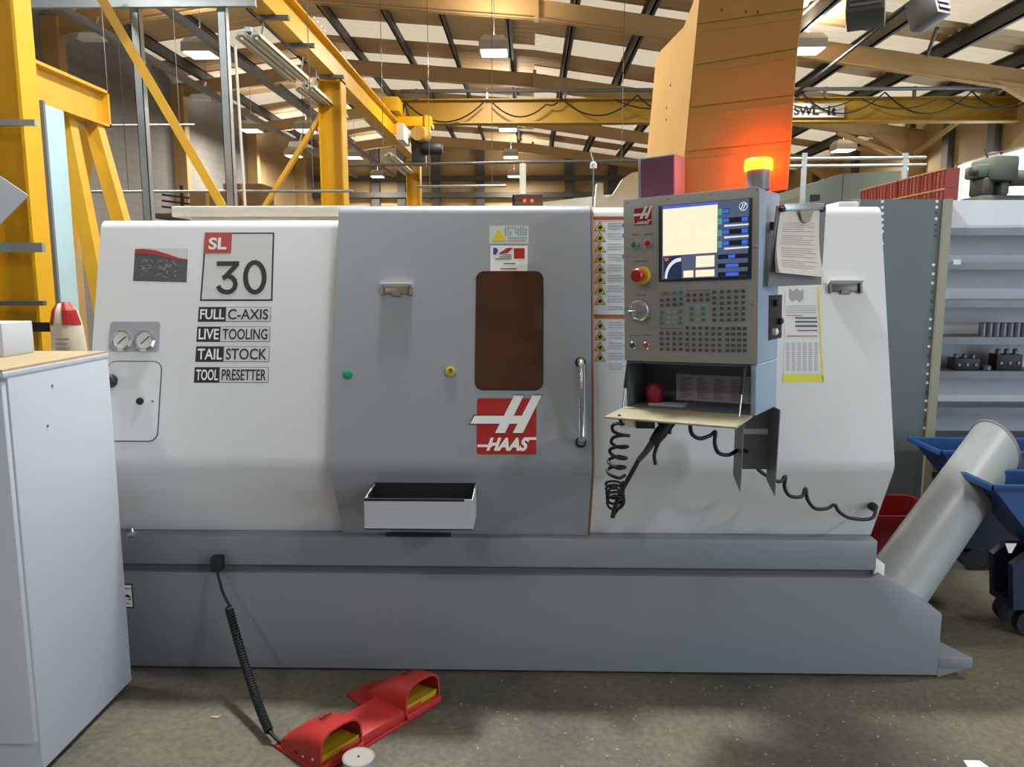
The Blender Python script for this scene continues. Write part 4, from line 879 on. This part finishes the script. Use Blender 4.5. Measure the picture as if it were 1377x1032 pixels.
# air gun, hose, cables under the pendant
ag = thing('air_gun', atY(890, 575, 2.42), 'black air blow gun with coiled hose hanging under the pendant tray', 'air gun')
GY = 2.40
G = lambda x, y, d=0: atY(780 + x / 4.127, 470 + y / 4.127, GY + d)
M().tube([G(490, 405), G(450, 460), G(420, 500), G(400, 520)], [.016, .022, .019, .014], 12).obj('gun_body', dark, ag, smooth=50)
M().tube([G(400, 520), G(365, 570), G(325, 615)], [.012, .010, .009], 12).obj('barrel', mat('gun_grey', '3a3c40', .4), ag, smooth=50)
M().tube(spline([G(455, 480), G(428, 535), G(412, 590), G(420, 640)], 5), [.006] * 15 + [.006], 8).obj('trigger', dark, ag, smooth=50)
M().tube(spline([G(430, 410), G(520, 402), G(500, 440), G(495, 470)], 5), .006, 8).obj('hook', dark, ag, smooth=50)
M().tube(spline([G(325, 615), G(290, 680), G(235, 780), G(200, 860), G(180, 935)], 5), .0075, 8).obj('hose_tail', rub, ag, smooth=50)
hp = [(218, 368), (225, 395), (245, 415), (205, 412), (180, 425), (185, 455), (230, 475), (270, 480), (230, 478), (185, 490), (175, 520), (220, 545), (265, 540), (215, 540), (168, 555), (172, 580), (215, 605), (258, 605), (210, 595), (160, 612), (165, 635), (210, 660), (250, 655), (200, 648), (155, 665), (160, 690), (215, 715), (250, 700)]
M().tube(spline([G(x, y, .02 * math.sin(i * 1.4)) for i, (x, y) in enumerate(hp)], 5), .0055, 7).obj('coil_hose', rub, ag, smooth=50)
loop = []
for k in range(5):
    cx, cy = 190 + 2 * k, 735 + k * 26
    for j in range(14):
        a = 2 * math.pi * j / 14; loop.append(G(cx + 48 * math.cos(a), cy + j * 1.8 + (22 + 6 * k) * math.sin(a), .02 * math.sin(a)))
loop.append(G(180, 935))
M().tube(loop, .0042, 7).obj('coil_hose', rub, ag, smooth=50)
b = M(); b.prism([G(235, 395, .0), G(310, 385, .0), G(420, 425, .0), G(230, 440, .0)], (0, .06, 0)); b.obj('gun_holder', cream, ag)
M().prism([G(310, 385, -.001), G(415, 405, -.001), G(415, 440, -.001), G(310, 438, -.001)], (0, -.004, 0)).obj('holder_plate', dark, ag)
cpts = [(928, 566, 2.36), (930, 583, 2.38), (941, 590, 2.4), (955, 586, 2.42), (962, 581, 2.42), (961, 596, 2.42), (966, 609, 2.44), (980, 612, 2.46), (995, 605, 2.5), (1010, 612, 2.55), (1020, 632, 2.58), (1047, 648, 2.6), (1056, 641, 2.62), (1055, 655, 2.62), (1062, 667, 2.62), (1078, 668, 2.64), (1083, 657, 2.65), (1086, 672, 2.65), (1096, 684, 2.66), (1112, 684, 2.68), (1122, 679, 2.68), (1128, 688, 2.68), (1140, 696, 2.7), (1160, 699, 2.73), (1174, 696, 2.75), (1178, 684, 2.79)]
pc = thing('curly_cable', atY(1178, 700, 2.78), 'black stretched curly cable running from the pendant to the lathe', 'cable')
M().tube(spline([atY(*q) for q in cpts], 6), .0065, 8).obj('cable', rub, pc, smooth=60)
g = atY(1177, 684, 2.80); M().lathe(g + V((0, .03, 0)), (0, -1, 0), [(0, 0), (.016, 0), (.016, .02), (.01, .03), (0, .03)], 14).obj('plug', dark, pc, smooth=40)

# parts bin on the door
bn = thing('parts_bin', (-.38, 2.66, .673), 'grey open steel bin hung low on the sliding door', 'bin')
x0, x1 = atY(490, 690, 2.58).x, atY(636, 690, 2.58).x; y0, y1, z0, z1 = 2.58, 2.752, atY(560, 713, 2.58).z, atY(560, 672, 2.58).z
t = .004; zb = z1 + .008
b = M(); b.box(x0, x1, y0, y0 + t, z0, z1); b.box(x0, x1, y0, y1, z0, z0 + t)
for xa in (x0, x1 - t): b.prism([V((xa, y0 + t, z0 + t)), V((xa, y1, z0 + t)), V((xa, y1, zb)), V((xa, y0 + t, z1))], (t, 0, 0))
b.obj('shell', mat('bin_grey', 'b3b6ba', .4, noise=.02), bn)
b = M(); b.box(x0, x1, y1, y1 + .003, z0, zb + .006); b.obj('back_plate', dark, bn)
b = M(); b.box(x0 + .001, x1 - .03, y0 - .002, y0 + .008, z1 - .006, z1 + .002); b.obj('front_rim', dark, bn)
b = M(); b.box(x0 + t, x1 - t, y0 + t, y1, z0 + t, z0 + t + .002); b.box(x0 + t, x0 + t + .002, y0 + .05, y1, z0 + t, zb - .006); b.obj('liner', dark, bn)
# ================================================================== FLOOR OBJECTS
pedal_red = mat('pedal_red', 'b02a22', .5, noise=.1, scale=20)
o0 = atZ(437, 1012, 0); o1 = atZ(546, 948, 0)
pu = (o1 - o0).normalized(); pw = V((pu.y, -pu.x, 0)); FPd = Frame(o0, pu, (0, 0, 1))
def pp(u, w_, z): return o0 + pu * u + pw * w_ + V((0, 0, z))
ped = thing('foot_pedal', (o0 + o1) / 2, 'red twin foot pedal unit with yellow treads lying on the floor', 'foot pedal')
DU = (o1 - o0).length
b = M(); b.prism([pp(-.09, -.15, 0), pp(.10, -.15, 0), pp(.12, -.07, 0), pp(DU - .12, -.07, 0), pp(DU - .1, -.21, 0), pp(DU + .02, -.21, 0), pp(DU + .09, -.12, 0), pp(DU + .09, .09, 0), pp(-.09, .09, 0)], (0, 0, .012)); b.obj('base_plate', pedal_red, ped, bevel=.003)
b = M(); b.prism([pp(.0, -.065, .012), pp(DU, -.065, .012), pp(DU, .085, .012), pp(0, .085, .012)], (0, 0, .035)); b.obj('bridge', pedal_red, ped, bevel=.004)
for k in range(2):
    c = DU * k; hw = .085
    def arch(w_, h_, inset=0, dz=0):
        P = [(c - hw + inset, .0125 + dz)]
        for j in range(9):
            a = math.pi - math.pi * j / 8; sx = math.copysign(abs(math.cos(a)) ** .6, math.cos(a)); P.append((c + (hw - inset) * sx, h_ * .45 - inset * .4 + (h_ * .55 - inset * .6) * abs(math.sin(a)) ** .7))
        P.append((c + hw - inset, .0125 + dz)); return [pp(u, w_, z) for u, z in P]
    R = [arch(-.12, .05), arch(-.06, .095), arch(.02, .125), arch(.09, .135), arch(.09, .135, .007), arch(.02, .125, .007), arch(-.05, .095, .007)]
    m = M(); m.rings(R, True); hd = m.obj('hood', pedal_red, ped, smooth=40)
    iv = [pp(c - hw + .012, -.04, .03), pp(c + hw - .012, -.04, .03), pp(c + hw - .012, .075, .045), pp(c - hw + .012, .075, .045)]
    tr = M().prism(iv, (0, 0, .012)).obj('tread', mat('tread_yellow', 'b59b1c', .5, noise=.15, scale=60), ped, bevel=.003)
    b = M(); b.prism([pp(c - hw + .012, .072, .03), pp(c + hw - .012, .072, .03), pp(c + hw - .012, .08, .06), pp(c - hw + .012, .08, .06)], pw * .006); b.obj('tread_lip', MATS['tread_yellow'], tr)
    b = M(); b.prism([pp(c - hw, .07, .0125), pp(c + hw, .07, .0125), pp(c + hw, .1, .0125), pp(c - hw, .1, .0125)], (0, 0, .022)); b.obj('sill', pedal_red, ped, bevel=.003)
    for q in range(2): M().lathe(pp(c - hw - .0005, .0 + .05 * q, .03 + .01 * q), -pu, [(0, 0), (.005, 0), (.004, .003), (0, .003)], 8).obj('rivet', steel, hd)
    b = M()
    for q in range(4): b.prism([pp(c - .02 + .012 * q, -.0 + .004 * (q % 2), .1265), pp(c - .014 + .012 * q, 0, .1265), pp(c - .014 + .012 * q, .015, .129), pp(c - .02 + .012 * q, .015, .129)], (0, 0, .0025))
    b.obj('embossed_mark', blackv, hd)
# cable to the lathe base
cq0, cq1, cq2, cq3 = atY(293, 760, 2.80), atY(300, 798, 2.74), atY(308, 818, 2.72), atZ(362, 984, .04)
M().obox(Matrix.Translation(atY(293, 757, 2.815)), -.022, .022, -.025, .02, -.03, .028).obj('plug', dark, ped, bevel=.008)
M().tube(spline([cq0 + V((0, -.01, -.02)), atY(296, 785, 2.77), cq1, atY(309, 816, 2.72)], 6), .0055, 8).obj('cable', rub, ped, smooth=60)
ax = (cq3 - cq2); L_ = ax.length; ax.normalize(); e1 = ax.cross(V((0, 1, 0))).normalized(); e2 = ax.cross(e1)
sagv = [cq2.lerp(cq3, k / 420) + V((0, 0, -.035 * 4 * (k / 420) * (1 - k / 420))) for k in range(421)]
M().tube([p + (e1 * math.cos(k * .7) + e2 * math.sin(k * .7)) * .0125 for k, p in enumerate(sagv)], .0042, 5).obj('coiled_cable', rub, ped, smooth=60)
M().tube(spline([cq3, atZ(375, 997, .02), atZ(390, 1003, .02), pp(-.085, -.03, .03)], 6), .006, 8).obj('cable', rub, ped, smooth=60)
# tin
ct = atY(482, 1018, 2.2); tn = thing('paint_tin', (ct.x, ct.y, 0), 'small tin with grey lid standing by the foot pedal', 'tin')
M().lathe((ct.x, ct.y, 0), (0, 0, 1), [(0, 0), (.048, 0), (.048, ct.z - .004), (0, ct.z - .004)], 28).obj('body', mat('tin_silver', 'b0b4b6', .4, .5), tn, smooth=40)
M().lathe((ct.x, ct.y, ct.z - .0045), (0, 0, 1), [(0, 0), (.05, 0), (.05, .004), (.046, .007), (.043, .004), (0, .004)], 28).obj('lid', mat('tin_lid', 'a59f93', .5), tn, smooth=30)
M().lathe((ct.x, ct.y, ct.z), (0, 0, 1), [(0, 0), (.004, 0), (.004, .002), (0, .002)], 8).obj('lid_hole', dark, tn)
# crumbs and chips
p = atZ(290, 966, 0); M().prism([p + V((-.02, -.004, .001)), p + V((.012, -.006, .001)), p + V((.02, .014, .001)), p + V((.008, .006, .001)), p + V((-.012, .006, .001))], (0, 0, .004)).obj('wood_scrap', mat('wood_scrap', 'b49a74', .8), label='small pale wood scrap lying on the floor near the cable', cat='scrap')
p = atZ(1310, 1028, 0); M().prism([p + V((-.035, -.03, .001)), p + V((.035, -.03, .001)), p + V((.02, .006, .004)), p + V((-.03, .008, .003))], (0, 0, .005)).obj('paper_scrap', whitev, label='crumpled white paper scrap on the open floor', cat='scrap')
b = M()
for k in range(240):
    x = random.uniform(-.25, 2.2); y = random.uniform(2.05, 2.8) if x < 1.6 else random.uniform(2.0, 3.0); s = random.uniform(.0015, .006); a = random.uniform(0, 6.28)
    pts = [V((x + s * math.cos(a + j * 2.1) * random.uniform(.6, 1.3), y + s * math.sin(a + j * 2.1), .0004)) for j in range(3)]
    b.prism(pts, (0, 0, s * .5))
b.obj('metal_chips', mat('chip_metal', 'b5b2a6', .4, .4), label='scattered small bright metal chips on the concrete floor', cat='metal chips', kind='stuff')

# ================================================================== RIGHT SIDE
# chip chute
chu = thing('chip_chute', atY(1215, 790, 3.05), 'large grey round chip chute tube rising from the lathe tank', 'chute')
ca, cb_ = atY(1222, 765, 3.12), atY(1337, 603, 3.62); axd = (cb_ - ca).normalized(); r_ = .124
e1 = V((0, 1, 0)); e1 = (e1 - axd * e1.dot(axd)).normalized(); e2 = axd.cross(e1).normalized(); nrm = (axd + V((1.1, 0, -.15))).normalized()
def cring(base, rr, cut):
    out_ = []
    for k in range(36):
        o = (e1 * math.cos(2 * math.pi * k / 36) + e2 * math.sin(2 * math.pi * k / 36)) * rr; q = base + o
        if cut: q = q + axd * ((cb_ - q).dot(nrm) / axd.dot(nrm))
        out_.append(q)
    return out_
ch_m = mat('chute_grey', '8b908f', .4, noise=.04)
st = ca - axd * .24
M().rings([cring(st, r_, 0), cring(cb_, r_, 1), cring(cb_, r_ - .006, 1), cring(st, r_ - .006, 0)], False, True).obj('tube', ch_m, chu, smooth=50)
b = M(); Rr = [[q + nrm * dz for q in cring(cb_, rr, 1)] for rr, dz in ((r_ + .002, -.01), (r_ + .006, .0), (r_ + .002, .008), (r_ - .01, .008), (r_ - .01, -.01))]; b.rings(Rr, False, True); b.obj('end_ring', mat('ring_dark', '6b6d6b', .5), chu, smooth=40)
# red plastic tub
rt = thing('red_tub', atY(1240, 825, 3.4), 'red plastic storage tub on the floor behind the chute', 'tub')
xa, xb = atY(1172, 760, 3.4).x + .02, atY(1284, 760, 3.4).x; zt = atY(1230, 702, 3.4).z
rm = mat('red_plastic', '9c1c22', .45, noise=.05)
xm, ym = (xa + xb) / 2, 3.66
def rr_ring(sx, sy, z): return [V((xm + x * sx, ym + y_ * sy, z)) for x, y_ in rrect(xb - xa, .36, .05, 4)]
M().rings([rr_ring(.82, .8, 0), rr_ring(.88, .86, zt * .45), rr_ring(.97, .97, zt * .5), rr_ring(1, 1, zt - .05), rr_ring(1.02, 1.02, zt - .05), rr_ring(1.02, 1.02, zt), rr_ring(.95, .93, zt), rr_ring(.8, .76, .02)]).obj('shell', rm, rt, smooth=30)
M().box(xa + .1, xb - .1, 3.462, 3.482, zt * .6, zt * .8).obj('grip_panel', rm, rt, bevel=.01)
# blue tipping skips
blue = mat('skip_blue', '1c4579', .45, noise=.1, scale=8); dblue = mat('skip_dark_blue', '10213a', .5, noise=.1)
def skip(X, Y0, Y1, Z, label, mark, W=.95):
    t = thing('tipping_skip', (X + W / 2, (Y0 + Y1) / 2, 0), label, 'skip', 'blue tipping skips')
    pr = [(X, Z), (X + .02, Z + .012), (X + .16, Z - .14), (X + .22, Z - .30), (X + W, Z - .30), (X + W, Z + .012)]
    for yy in (Y0, Y1 - .006): M().prism([V((x, yy, z)) for x, z in [(X, Z), (X + .20, Z - .24), (X + .26, Z - .30), (X + W, Z - .30), (X + W, Z)]], (0, .006, 0)).obj('side_plate', blue, t)
    b = M()
    for (xA, zA), (xB, zB) in zip([(X, Z), (X + .20, Z - .24), (X + .26, Z - .30)], [(X + .20, Z - .24), (X + .26, Z - .30), (X + W, Z - .30)]):
        b.prism([V((xA, Y0 + .006, zA)), V((xB, Y0 + .006, zB)), V((xB, Y0 + .006, zB + .008)), V((xA, Y0 + .006, zA + .008))], (0, Y1 - Y0 - .012, 0))
    b.box(X + W - .006, X + W, Y0 + .006, Y1 - .006, Z - .3, Z); b.obj('hopper', blue, t)
    b = M(); b.box(X - .01, X + W, Y0 - .016, Y0 - .001, Z - .02, Z + .006); b.box(X - .01, X + W, Y1 + .001, Y1 + .016, Z - .02, Z + .006); b.box(X - .016, X + .004, Y0 - .016, Y1 + .016, Z - .02, Z + .006); b.obj('rim', blue, t, bevel=.003)
    xs0, xs1 = X + .14, X + W - .05
    b = M(); zz = .12
    for yy in (Y0 + .03, Y1 - .07):
        b.prism([V((xs0 + .06, yy, Z - .31)), V((xs1, yy, Z - .31)), V((xs1, yy, zz)), V((xs0 + .02, yy, zz)), V((xs0, yy, zz + .2))], (0, .035, 0))
    b.box(xs0 + .02, xs1, Y0 + .065, Y1 - .07, zz, zz + .03); b.obj('stand', dblue, t)
    for yy in (Y0 + .05, Y1 - .05):
        for xx in (xs0 + .1, xs1 - .1): M().cyl((xx, yy - .02, .06), (xx, yy + .02, .06), .06, 18).obj('castor_wheel', rub, t, smooth=40)
    mk = atY(*mark, Y0 + .026)
    M().prism([mk + V((-.024, 0, .022)), mk + V((.024, 0, .022)), mk + V((.006, 0, -.02)), mk + V((-.006, 0, -.02))], (0, .003, 0)).obj('white_mark', whitev, t)
lA = atY(1228, 591, 4.22); lB = atY(1303, 630, 3.46)
skip(lA.x, 3.93, 4.24, lA.z, 'blue tipping skip between the chute and the shelving', (1395, 700))
skip(lB.x - .07, 3.17, 3.41, lB.z, 'blue tipping skip with dark stand in front of the chute', (1359, 738))
# shelving with green end panel
rk = thing('steel_shelving', (2.6, 4.6, 0), 'grey steel shelving with green perforated end panel and white back', 'shelving')
PY = 4.46; gpan = mat('panel_green_grey', '586160', .5, noise=.04)
xe = atY(1266, 300, PY).x; ztp = atY(1230, 268, PY).z; xl = 1.8
M().box(xl, xe, PY, PY + .015, .05, ztp).obj('end_panel', gpan, rk)
M().box(xe, xe + .045, PY - .02, PY + .02, 0, ztp).obj('corner_post', mat('post_olive', '8a8872', .5), rk)
M().box(xl, xl + .045, PY - .02, PY + .02, 0, ztp).obj('corner_post', MATS['post_olive'], rk)
hole_l = mat('hole_light', 'd6dad6', .5); hole_d = mat('hole_dark', '3a403d', .6)
hs = {}
for pxc, n0 in ((1186.5, 9), (1260, 26)):
    for k in range(n0):
        y = 271 + k * 8.1 if pxc < 1200 else 271 + k * 12.2
        if pxc > 1200 and k < 7: y = 271 + k * 7.8
        p = atY(pxc - (y - 271) * (.0 if pxc < 1200 else .055), y, PY); kk = 'l' if random.random() < .6 else 'd'
        if kk not in hs: hs[kk] = M().cyl((0, 0, 0), (0, -.0015, 0), .0085, 8).obj('hole', hole_l if kk == 'l' else hole_d, rk, world=Matrix.Translation(p))
        else: inst('hole', hs[kk], rk, Matrix.Translation(p))
x0, x1 = xe + .045, 3.6
M().box(x0, x1, PY + .27, PY + .28, .1, ztp).obj('back_panel', mat('shelf_white', 'd2d4d8', .5), rk)
M().box(x0, x1, PY + .03, PY + .035, atY(1320, 303, PY + .03).z, ztp - .003).obj('top_fascia', MATS['shelf_white'], rk)
SH = [atY(1320, y, PY + .03).z for y in (307, 353, 404, 454, 500, 549)] + [.6, .4, .2, .06]
for i, z in enumerate(SH):
    b = M(); b.box(x0, x1, PY + .036, PY + .27, z - .004, z); b.box(x0, x1, PY + .022, PY + .029, z - .04, z + .002); b.obj('shelf', dsteel, rk)
M().box(x1 - .04, x1, PY, PY + .28, 0, ztp).obj('corner_post', MATS['post_olive'], rk)
plate('shelf_tag', Frame((0, PY + .0215, 0), (1, 0, 0), (0, 0, 1)), Frame((0, PY + .0215, 0), (1, 0, 0), (0, 0, 1)).rect(1282, 349, 1292, 356), 0, .001, whitev, rk)
jaw = mat('jaw_grey', '6f7176', .4, .5)
src = None
for k in range(9):
    p = atY(1320 + k * 9.3, 452, PY + .1); p.z = SH[3]
    if src is None: src = tag(M().lathe((0, 0, 0), (0, 0, 1), [(0, 0), (.0195, 0), (.0195, .078), (.015, .082), (.009, .082), (.009, .07), (0, .07)], 14).obj('steel_collet', jaw, world=Matrix.Translation(p), smooth=35), 'grey steel collet standing in a row on the shelf', 'collet', 'collets on the shelf')
    else:
        c = src.copy(); COL.objects.link(c); c.matrix_basis = Matrix.Translation(p); WM[c.name] = c.matrix_basis.copy()
def toolblock(px0, px1, pyt, n, label, Y=None):
    Y = PY + .1
    a, c = atY(px0, pyt, Y), atY(px1, pyt, Y); z0 = SH[4]
    t = thing('tool_holder', ((a.x + c.x) / 2, Y, z0), label, 'tool holder')
    M().box(a.x, c.x, Y, Y + .09, z0, z0 + (a.z - z0) * .75).obj('block', dark, t, bevel=.004)
    for k in range(n):
        x = a.x + (c.x - a.x) * (k + .5) / n; M().lathe((x, Y + .04, z0 + (a.z - z0) * .75), (0, 0, 1), [(0, 0), (.014, 0), (.014, (a.z - z0) * .2), (.009, (a.z - z0) * .25), (0, (a.z - z0) * .25)], 12).obj('insert', dsteel, t, smooth=35)
        M().lathe((x, Y, z0 + (a.z - z0) * .35), (0, -1, 0), [(0, 0), (.009, 0), (.009, .006), (0, .006)], 10).obj('clamp_screw', dsteel, t)
toolblock(1285, 1319, 477, 3, 'black tool holder block with three inserts on the shelf')
toolblock(1342, 1377, 470, 3, 'taller black tool holder block with ringed inserts on the shelf')
p = atY(1330, 490, PY + .1); M().lathe((p.x, PY + .13, SH[4]), (0, 0, 1), [(0, 0), (.03, 0), (.03, .02), (.02, .03), (0, .03)], 16).obj('steel_flange', jaw, smooth=30, label='low steel flange between the two tool holder blocks', cat='flange')

# far right: crates, partition, rails, machine, heater
crate_m = mat('crate_red', '93332a', .5, noise=.08); pale_y = mat('crate_pale', 'c79a62', .5)
xc = 3.62
rkx = thing('pallet_rack', (xc + .25, 7.8, 0), 'orange red pallet rack holding the red crates', 'rack')
zU = atY(1263, 253, 7.0).z; zLw = zU - .172
b = M(); b.box(xc - .01, xc + .13, 6.95, 9.0, zLw - .06, zLw - .001); b.obj('beam', mat('rack_orange', 'b5452c', .5), rkx)
for y in (6.97, 8.95):
    for x in (xc, xc + .1): M().box(x, x + .03, y - .02, y + .02, 0, zLw - .06).obj('upright', MATS['rack_orange'], rkx)
def crate(y, z, lab, first=[None]):
    if first[0] is None:
        t = thing('red_crate', (xc + .2, y, z), lab, 'crate', 'red crates on the rack')
        b = M(); x0 = xc; yw = .2; hh = .17
        for (xa, xb, ya, yb) in ((x0, x0 + .006, y, y + yw), (x0 + .114, x0 + .12, y, y + yw), (x0 + .006, x0 + .114, y, y + .006), (x0 + .006, x0 + .114, y + yw - .006, y + yw)): b.box(xa, xb, ya, yb, z, z + hh)
        b.box(x0 + .006, x0 + .114, y + .006, y + yw - .006, z, z + .006); b.obj('shell', crate_m, t)
        for k in range(3): M().box(x0 - .006, x0, y + .02 + k * .07, y + .035 + k * .07, z + .01, z + hh - .012).obj('rib', crate_m, t)
        b = M(); b.box(x0 - .01, x0, y, y + yw, z + hh - .014, z + hh); b.obj('rim', pale_y, t)
        b = M()
        for k in range(5): b.box(x0 - .004, x0 - .0005, y + .1, y + .125, z + .02 + k * .026, z + .03 + k * .026)
        b.obj('slots', pale_y, t); first[0] = t
    else: copy_tree(first[0], Matrix.Translation((xc + .2, y, z)), lab)
CL = ('red slotted plastic crate in the lowest layer on the rack beam', 'red slotted plastic crate in the upper layer of the rack stack', 'red slotted plastic crate in the short top layer of the stack')
for k in range(9): crate(6.98 + k * .218, zLw, CL[0])
for k in range(8): crate(6.98 + k * .218 + .03 * (k > 3), zLw + .172, CL[1])
pg = mat('partition_green', '6f7a70', .6, noise=.04)
Yp = 10.2
pts = [atY(1080, 262, Yp), atY(1088, 248, Yp), atY(1130, 234, Yp), atY(1222, 229, Yp)]
b = M(); poly = [V((pts[0].x, Yp, 0)), pts[0], pts[1], pts[2], pts[3], V((pts[3].x, Yp, 0))]; b.prism(poly, (0, 2, 0)); pa = thing('machine_enclosure', (pts[2].x, Yp + 1, 0), 'grey green sheet metal enclosure far behind the clipboard', 'enclosure')
b.obj('shell', pg, pa)
M().box(atY(1133, 250, Yp).x - .005, atY(1133, 250, Yp).x + .005, Yp - .006, Yp, 0, pts[2].z).obj('seam', dgrey, pa)
M().box(atY(1090, 262, Yp).x, atY(1102, 262, Yp).x, Yp - .02, Yp - .001, atY(1095, 272, Yp).z, atY(1095, 262, Yp).z).obj('vent', dark, pa)
gr = thing('guard_rail', atY(1150, 300, 9.2), 'pale tubular guard rail across the hall right of the cardboard', 'rail')
for py0, py1 in ((214, 212), (224, 222)): M().tube([atY(1055, py0, 9.2), atY(1245, py1, 9.2)], .02, 8).obj('rail', steel, gr, smooth=60)
for px in (1081, 1216): x = atY(px, 230, 9.2).x; M().box(x - .025, x + .025, 9.18, 9.22, 0, atY(px, 206, 9.2).z).obj('post', steel, gr)
# old green machine before the window
gm = mat('machine_green', '5d6b62', .5, noise=.08); om = thing('drilling_machine', atY(1345, 260, 9.0), 'grey green drilling machine silhouetted before the bright window', 'machine')
Yg = 9.0
def gb(x0, y0, x1, y1, d0, d1, name, m=gm, bev=.03):
    a, c = atY(x0, y1, Yg), atY(x1, y0, Yg); M().box(a.x, c.x, Yg + d0, Yg + d1, a.z, c.z).obj(name, m, om, bevel=bev)
gb(1322, 212, 1358, 245, -.2, .3, 'head'); gb(1308, 222, 1328, 240, -.1, .2, 'motor_box'); gb(1314, 240, 1330, 264, -.12, .2, 'gear_case', dgrey); gb(1338, 245, 1352, 264, -.1, .15, 'spindle_case')
a = atY(1355, 240, Yg); M().cyl(a, a + V((.9, 0, .02)), .09, 18).obj('arm', gm, om, smooth=40)
a = atY(1312, 231, Yg - .1); M().lathe(a, (-1, 0, 0), [(0, 0), (.05, 0), (.05, .06), (.03, .07), (0, .07)], 14).obj('hand_knob', dgrey, om, smooth=40)
M().tube([atY(1328, 213, Yg), atY(1325, 200, Yg)], .012, 6).obj('lever', dgrey, om)
a = atY(1335, 264, Yg); M().box(a.x - .2, a.x + .3, Yg - .15, Yg + .3, 0, a.z).obj('column', gm, om, bevel=.02)
# heaters
for i, (x0, y0, x1, y1, lab) in enumerate(((1150, -22, 1202, 22, 'dark boxy fan heater hanging under the roof'), (1245, -18, 1275, 26, 'grey louvred fan heater hanging beside the dark purlin'))):
    Yh = 8.6 + i * .3; a, c = atY(x0, y1, Yh), atY(x1, y0, Yh); t = thing('fan_heater', ((a.x + c.x) / 2, Yh + .2, a.z), lab, 'heater')
    ctr = V(((a.x + c.x) / 2, Yh + .2, (a.z + c.z) / 2)); R_ = Matrix.Translation(ctr) @ Matrix.Rotation(math.radians(-25 + 50 * i), 4, 'Z') @ Matrix.Rotation(math.radians(-18), 4, 'X')
    hw, hh = (c.x - a.x) / 2, (c.z - a.z) / 2
    M().obox(R_, -hw, hw, -.18, .18, -hh, hh).obj('case', mat('heater_dark', '3f3f3d', .5) if i == 0 else dsteel, t, bevel=.012)
    for k in range(4): M().obox(R_, -hw * .8, hw * .8, -.2, -.182, -hh * .7 + k * hh * .4, -hh * .7 + k * hh * .4 + .03).obj('louvre', dsteel, t)
    for s in (-1, 1): M().tube([R_ @ V((s * hw * .8, 0, hh)), V((ctr.x + s * hw * .8, ctr.y, zr(ctr.x) - .02))], .012, 6).obj('hanger', dsteel, t)
a, c = atY(1240, -8, 11), atY(1073, 123, 14.8); M().tube([a, c], .028, 8).obj('hanger_rod', dark, smooth=60, label='long dark diagonal rod from the girder up to the roof', cat='rod')
a, c = atY(1260, 38, 12.5), atY(1247, 74, 13.6); M().tube([a, c], .03, 8).obj('conduit_drop', dgrey, smooth=60, label='short dark sloping conduit joining the cable tray', cat='pipe')
# clutter at the back left
for px0, py0, px1, py1, Y, lab in ((256, 257, 303, 290, 12.5, 'brown cardboard carton on the rack behind the yellow brace'), (302, 247, 352, 290, 13.2, 'taller brown cardboard carton beside the galvanised post')):
    a, c = atY(px0, py1, Y), atY(px1, py0, Y); a.z = atY(215, 290, 12.9).z; t = thing('carton', ((a.x + c.x) / 2, Y, a.z), lab, 'box')
    M().box(a.x, c.x, Y, Y + .6, a.z, c.z).obj('box', mat('carton_brown', '8a6a4c', .8), t); xm = (a.x + c.x) / 2; M().box(xm - .03, xm + .03, Y - .002, Y, a.z, c.z).obj('tape', card, t)
sr = thing('storage_rack', atY(300, 290, 12.9), 'dark steel storage rack below the cartons by the block wall', 'rack')
a, c = atY(215, 290, 12.9), atY(352, 290, 12.9)
M().box(a.x, c.x, 12.45, 13.85, a.z - .06, a.z - .001).obj('shelf', dgrey, sr)
for x in (a.x, c.x - .06):
    for y in (12.45, 13.79): M().box(x, x + .06, y, y + .06, 0, a.z - .06).obj('upright', dgrey, sr)
for k in range(3): p = atY(218, 262 + k * 8, 12.6); M().beam(p, p + V((.5, 0, -.06)), .03, .03).obj('bar', dark, sr)
for x_ in (a.x + .02, a.x + .5): M().box(x_, x_ + .04, 12.58, 12.62, a.z - .001, a.z + .45).obj('bar_post', dark, sr)
bpy.context.view_layer.update()
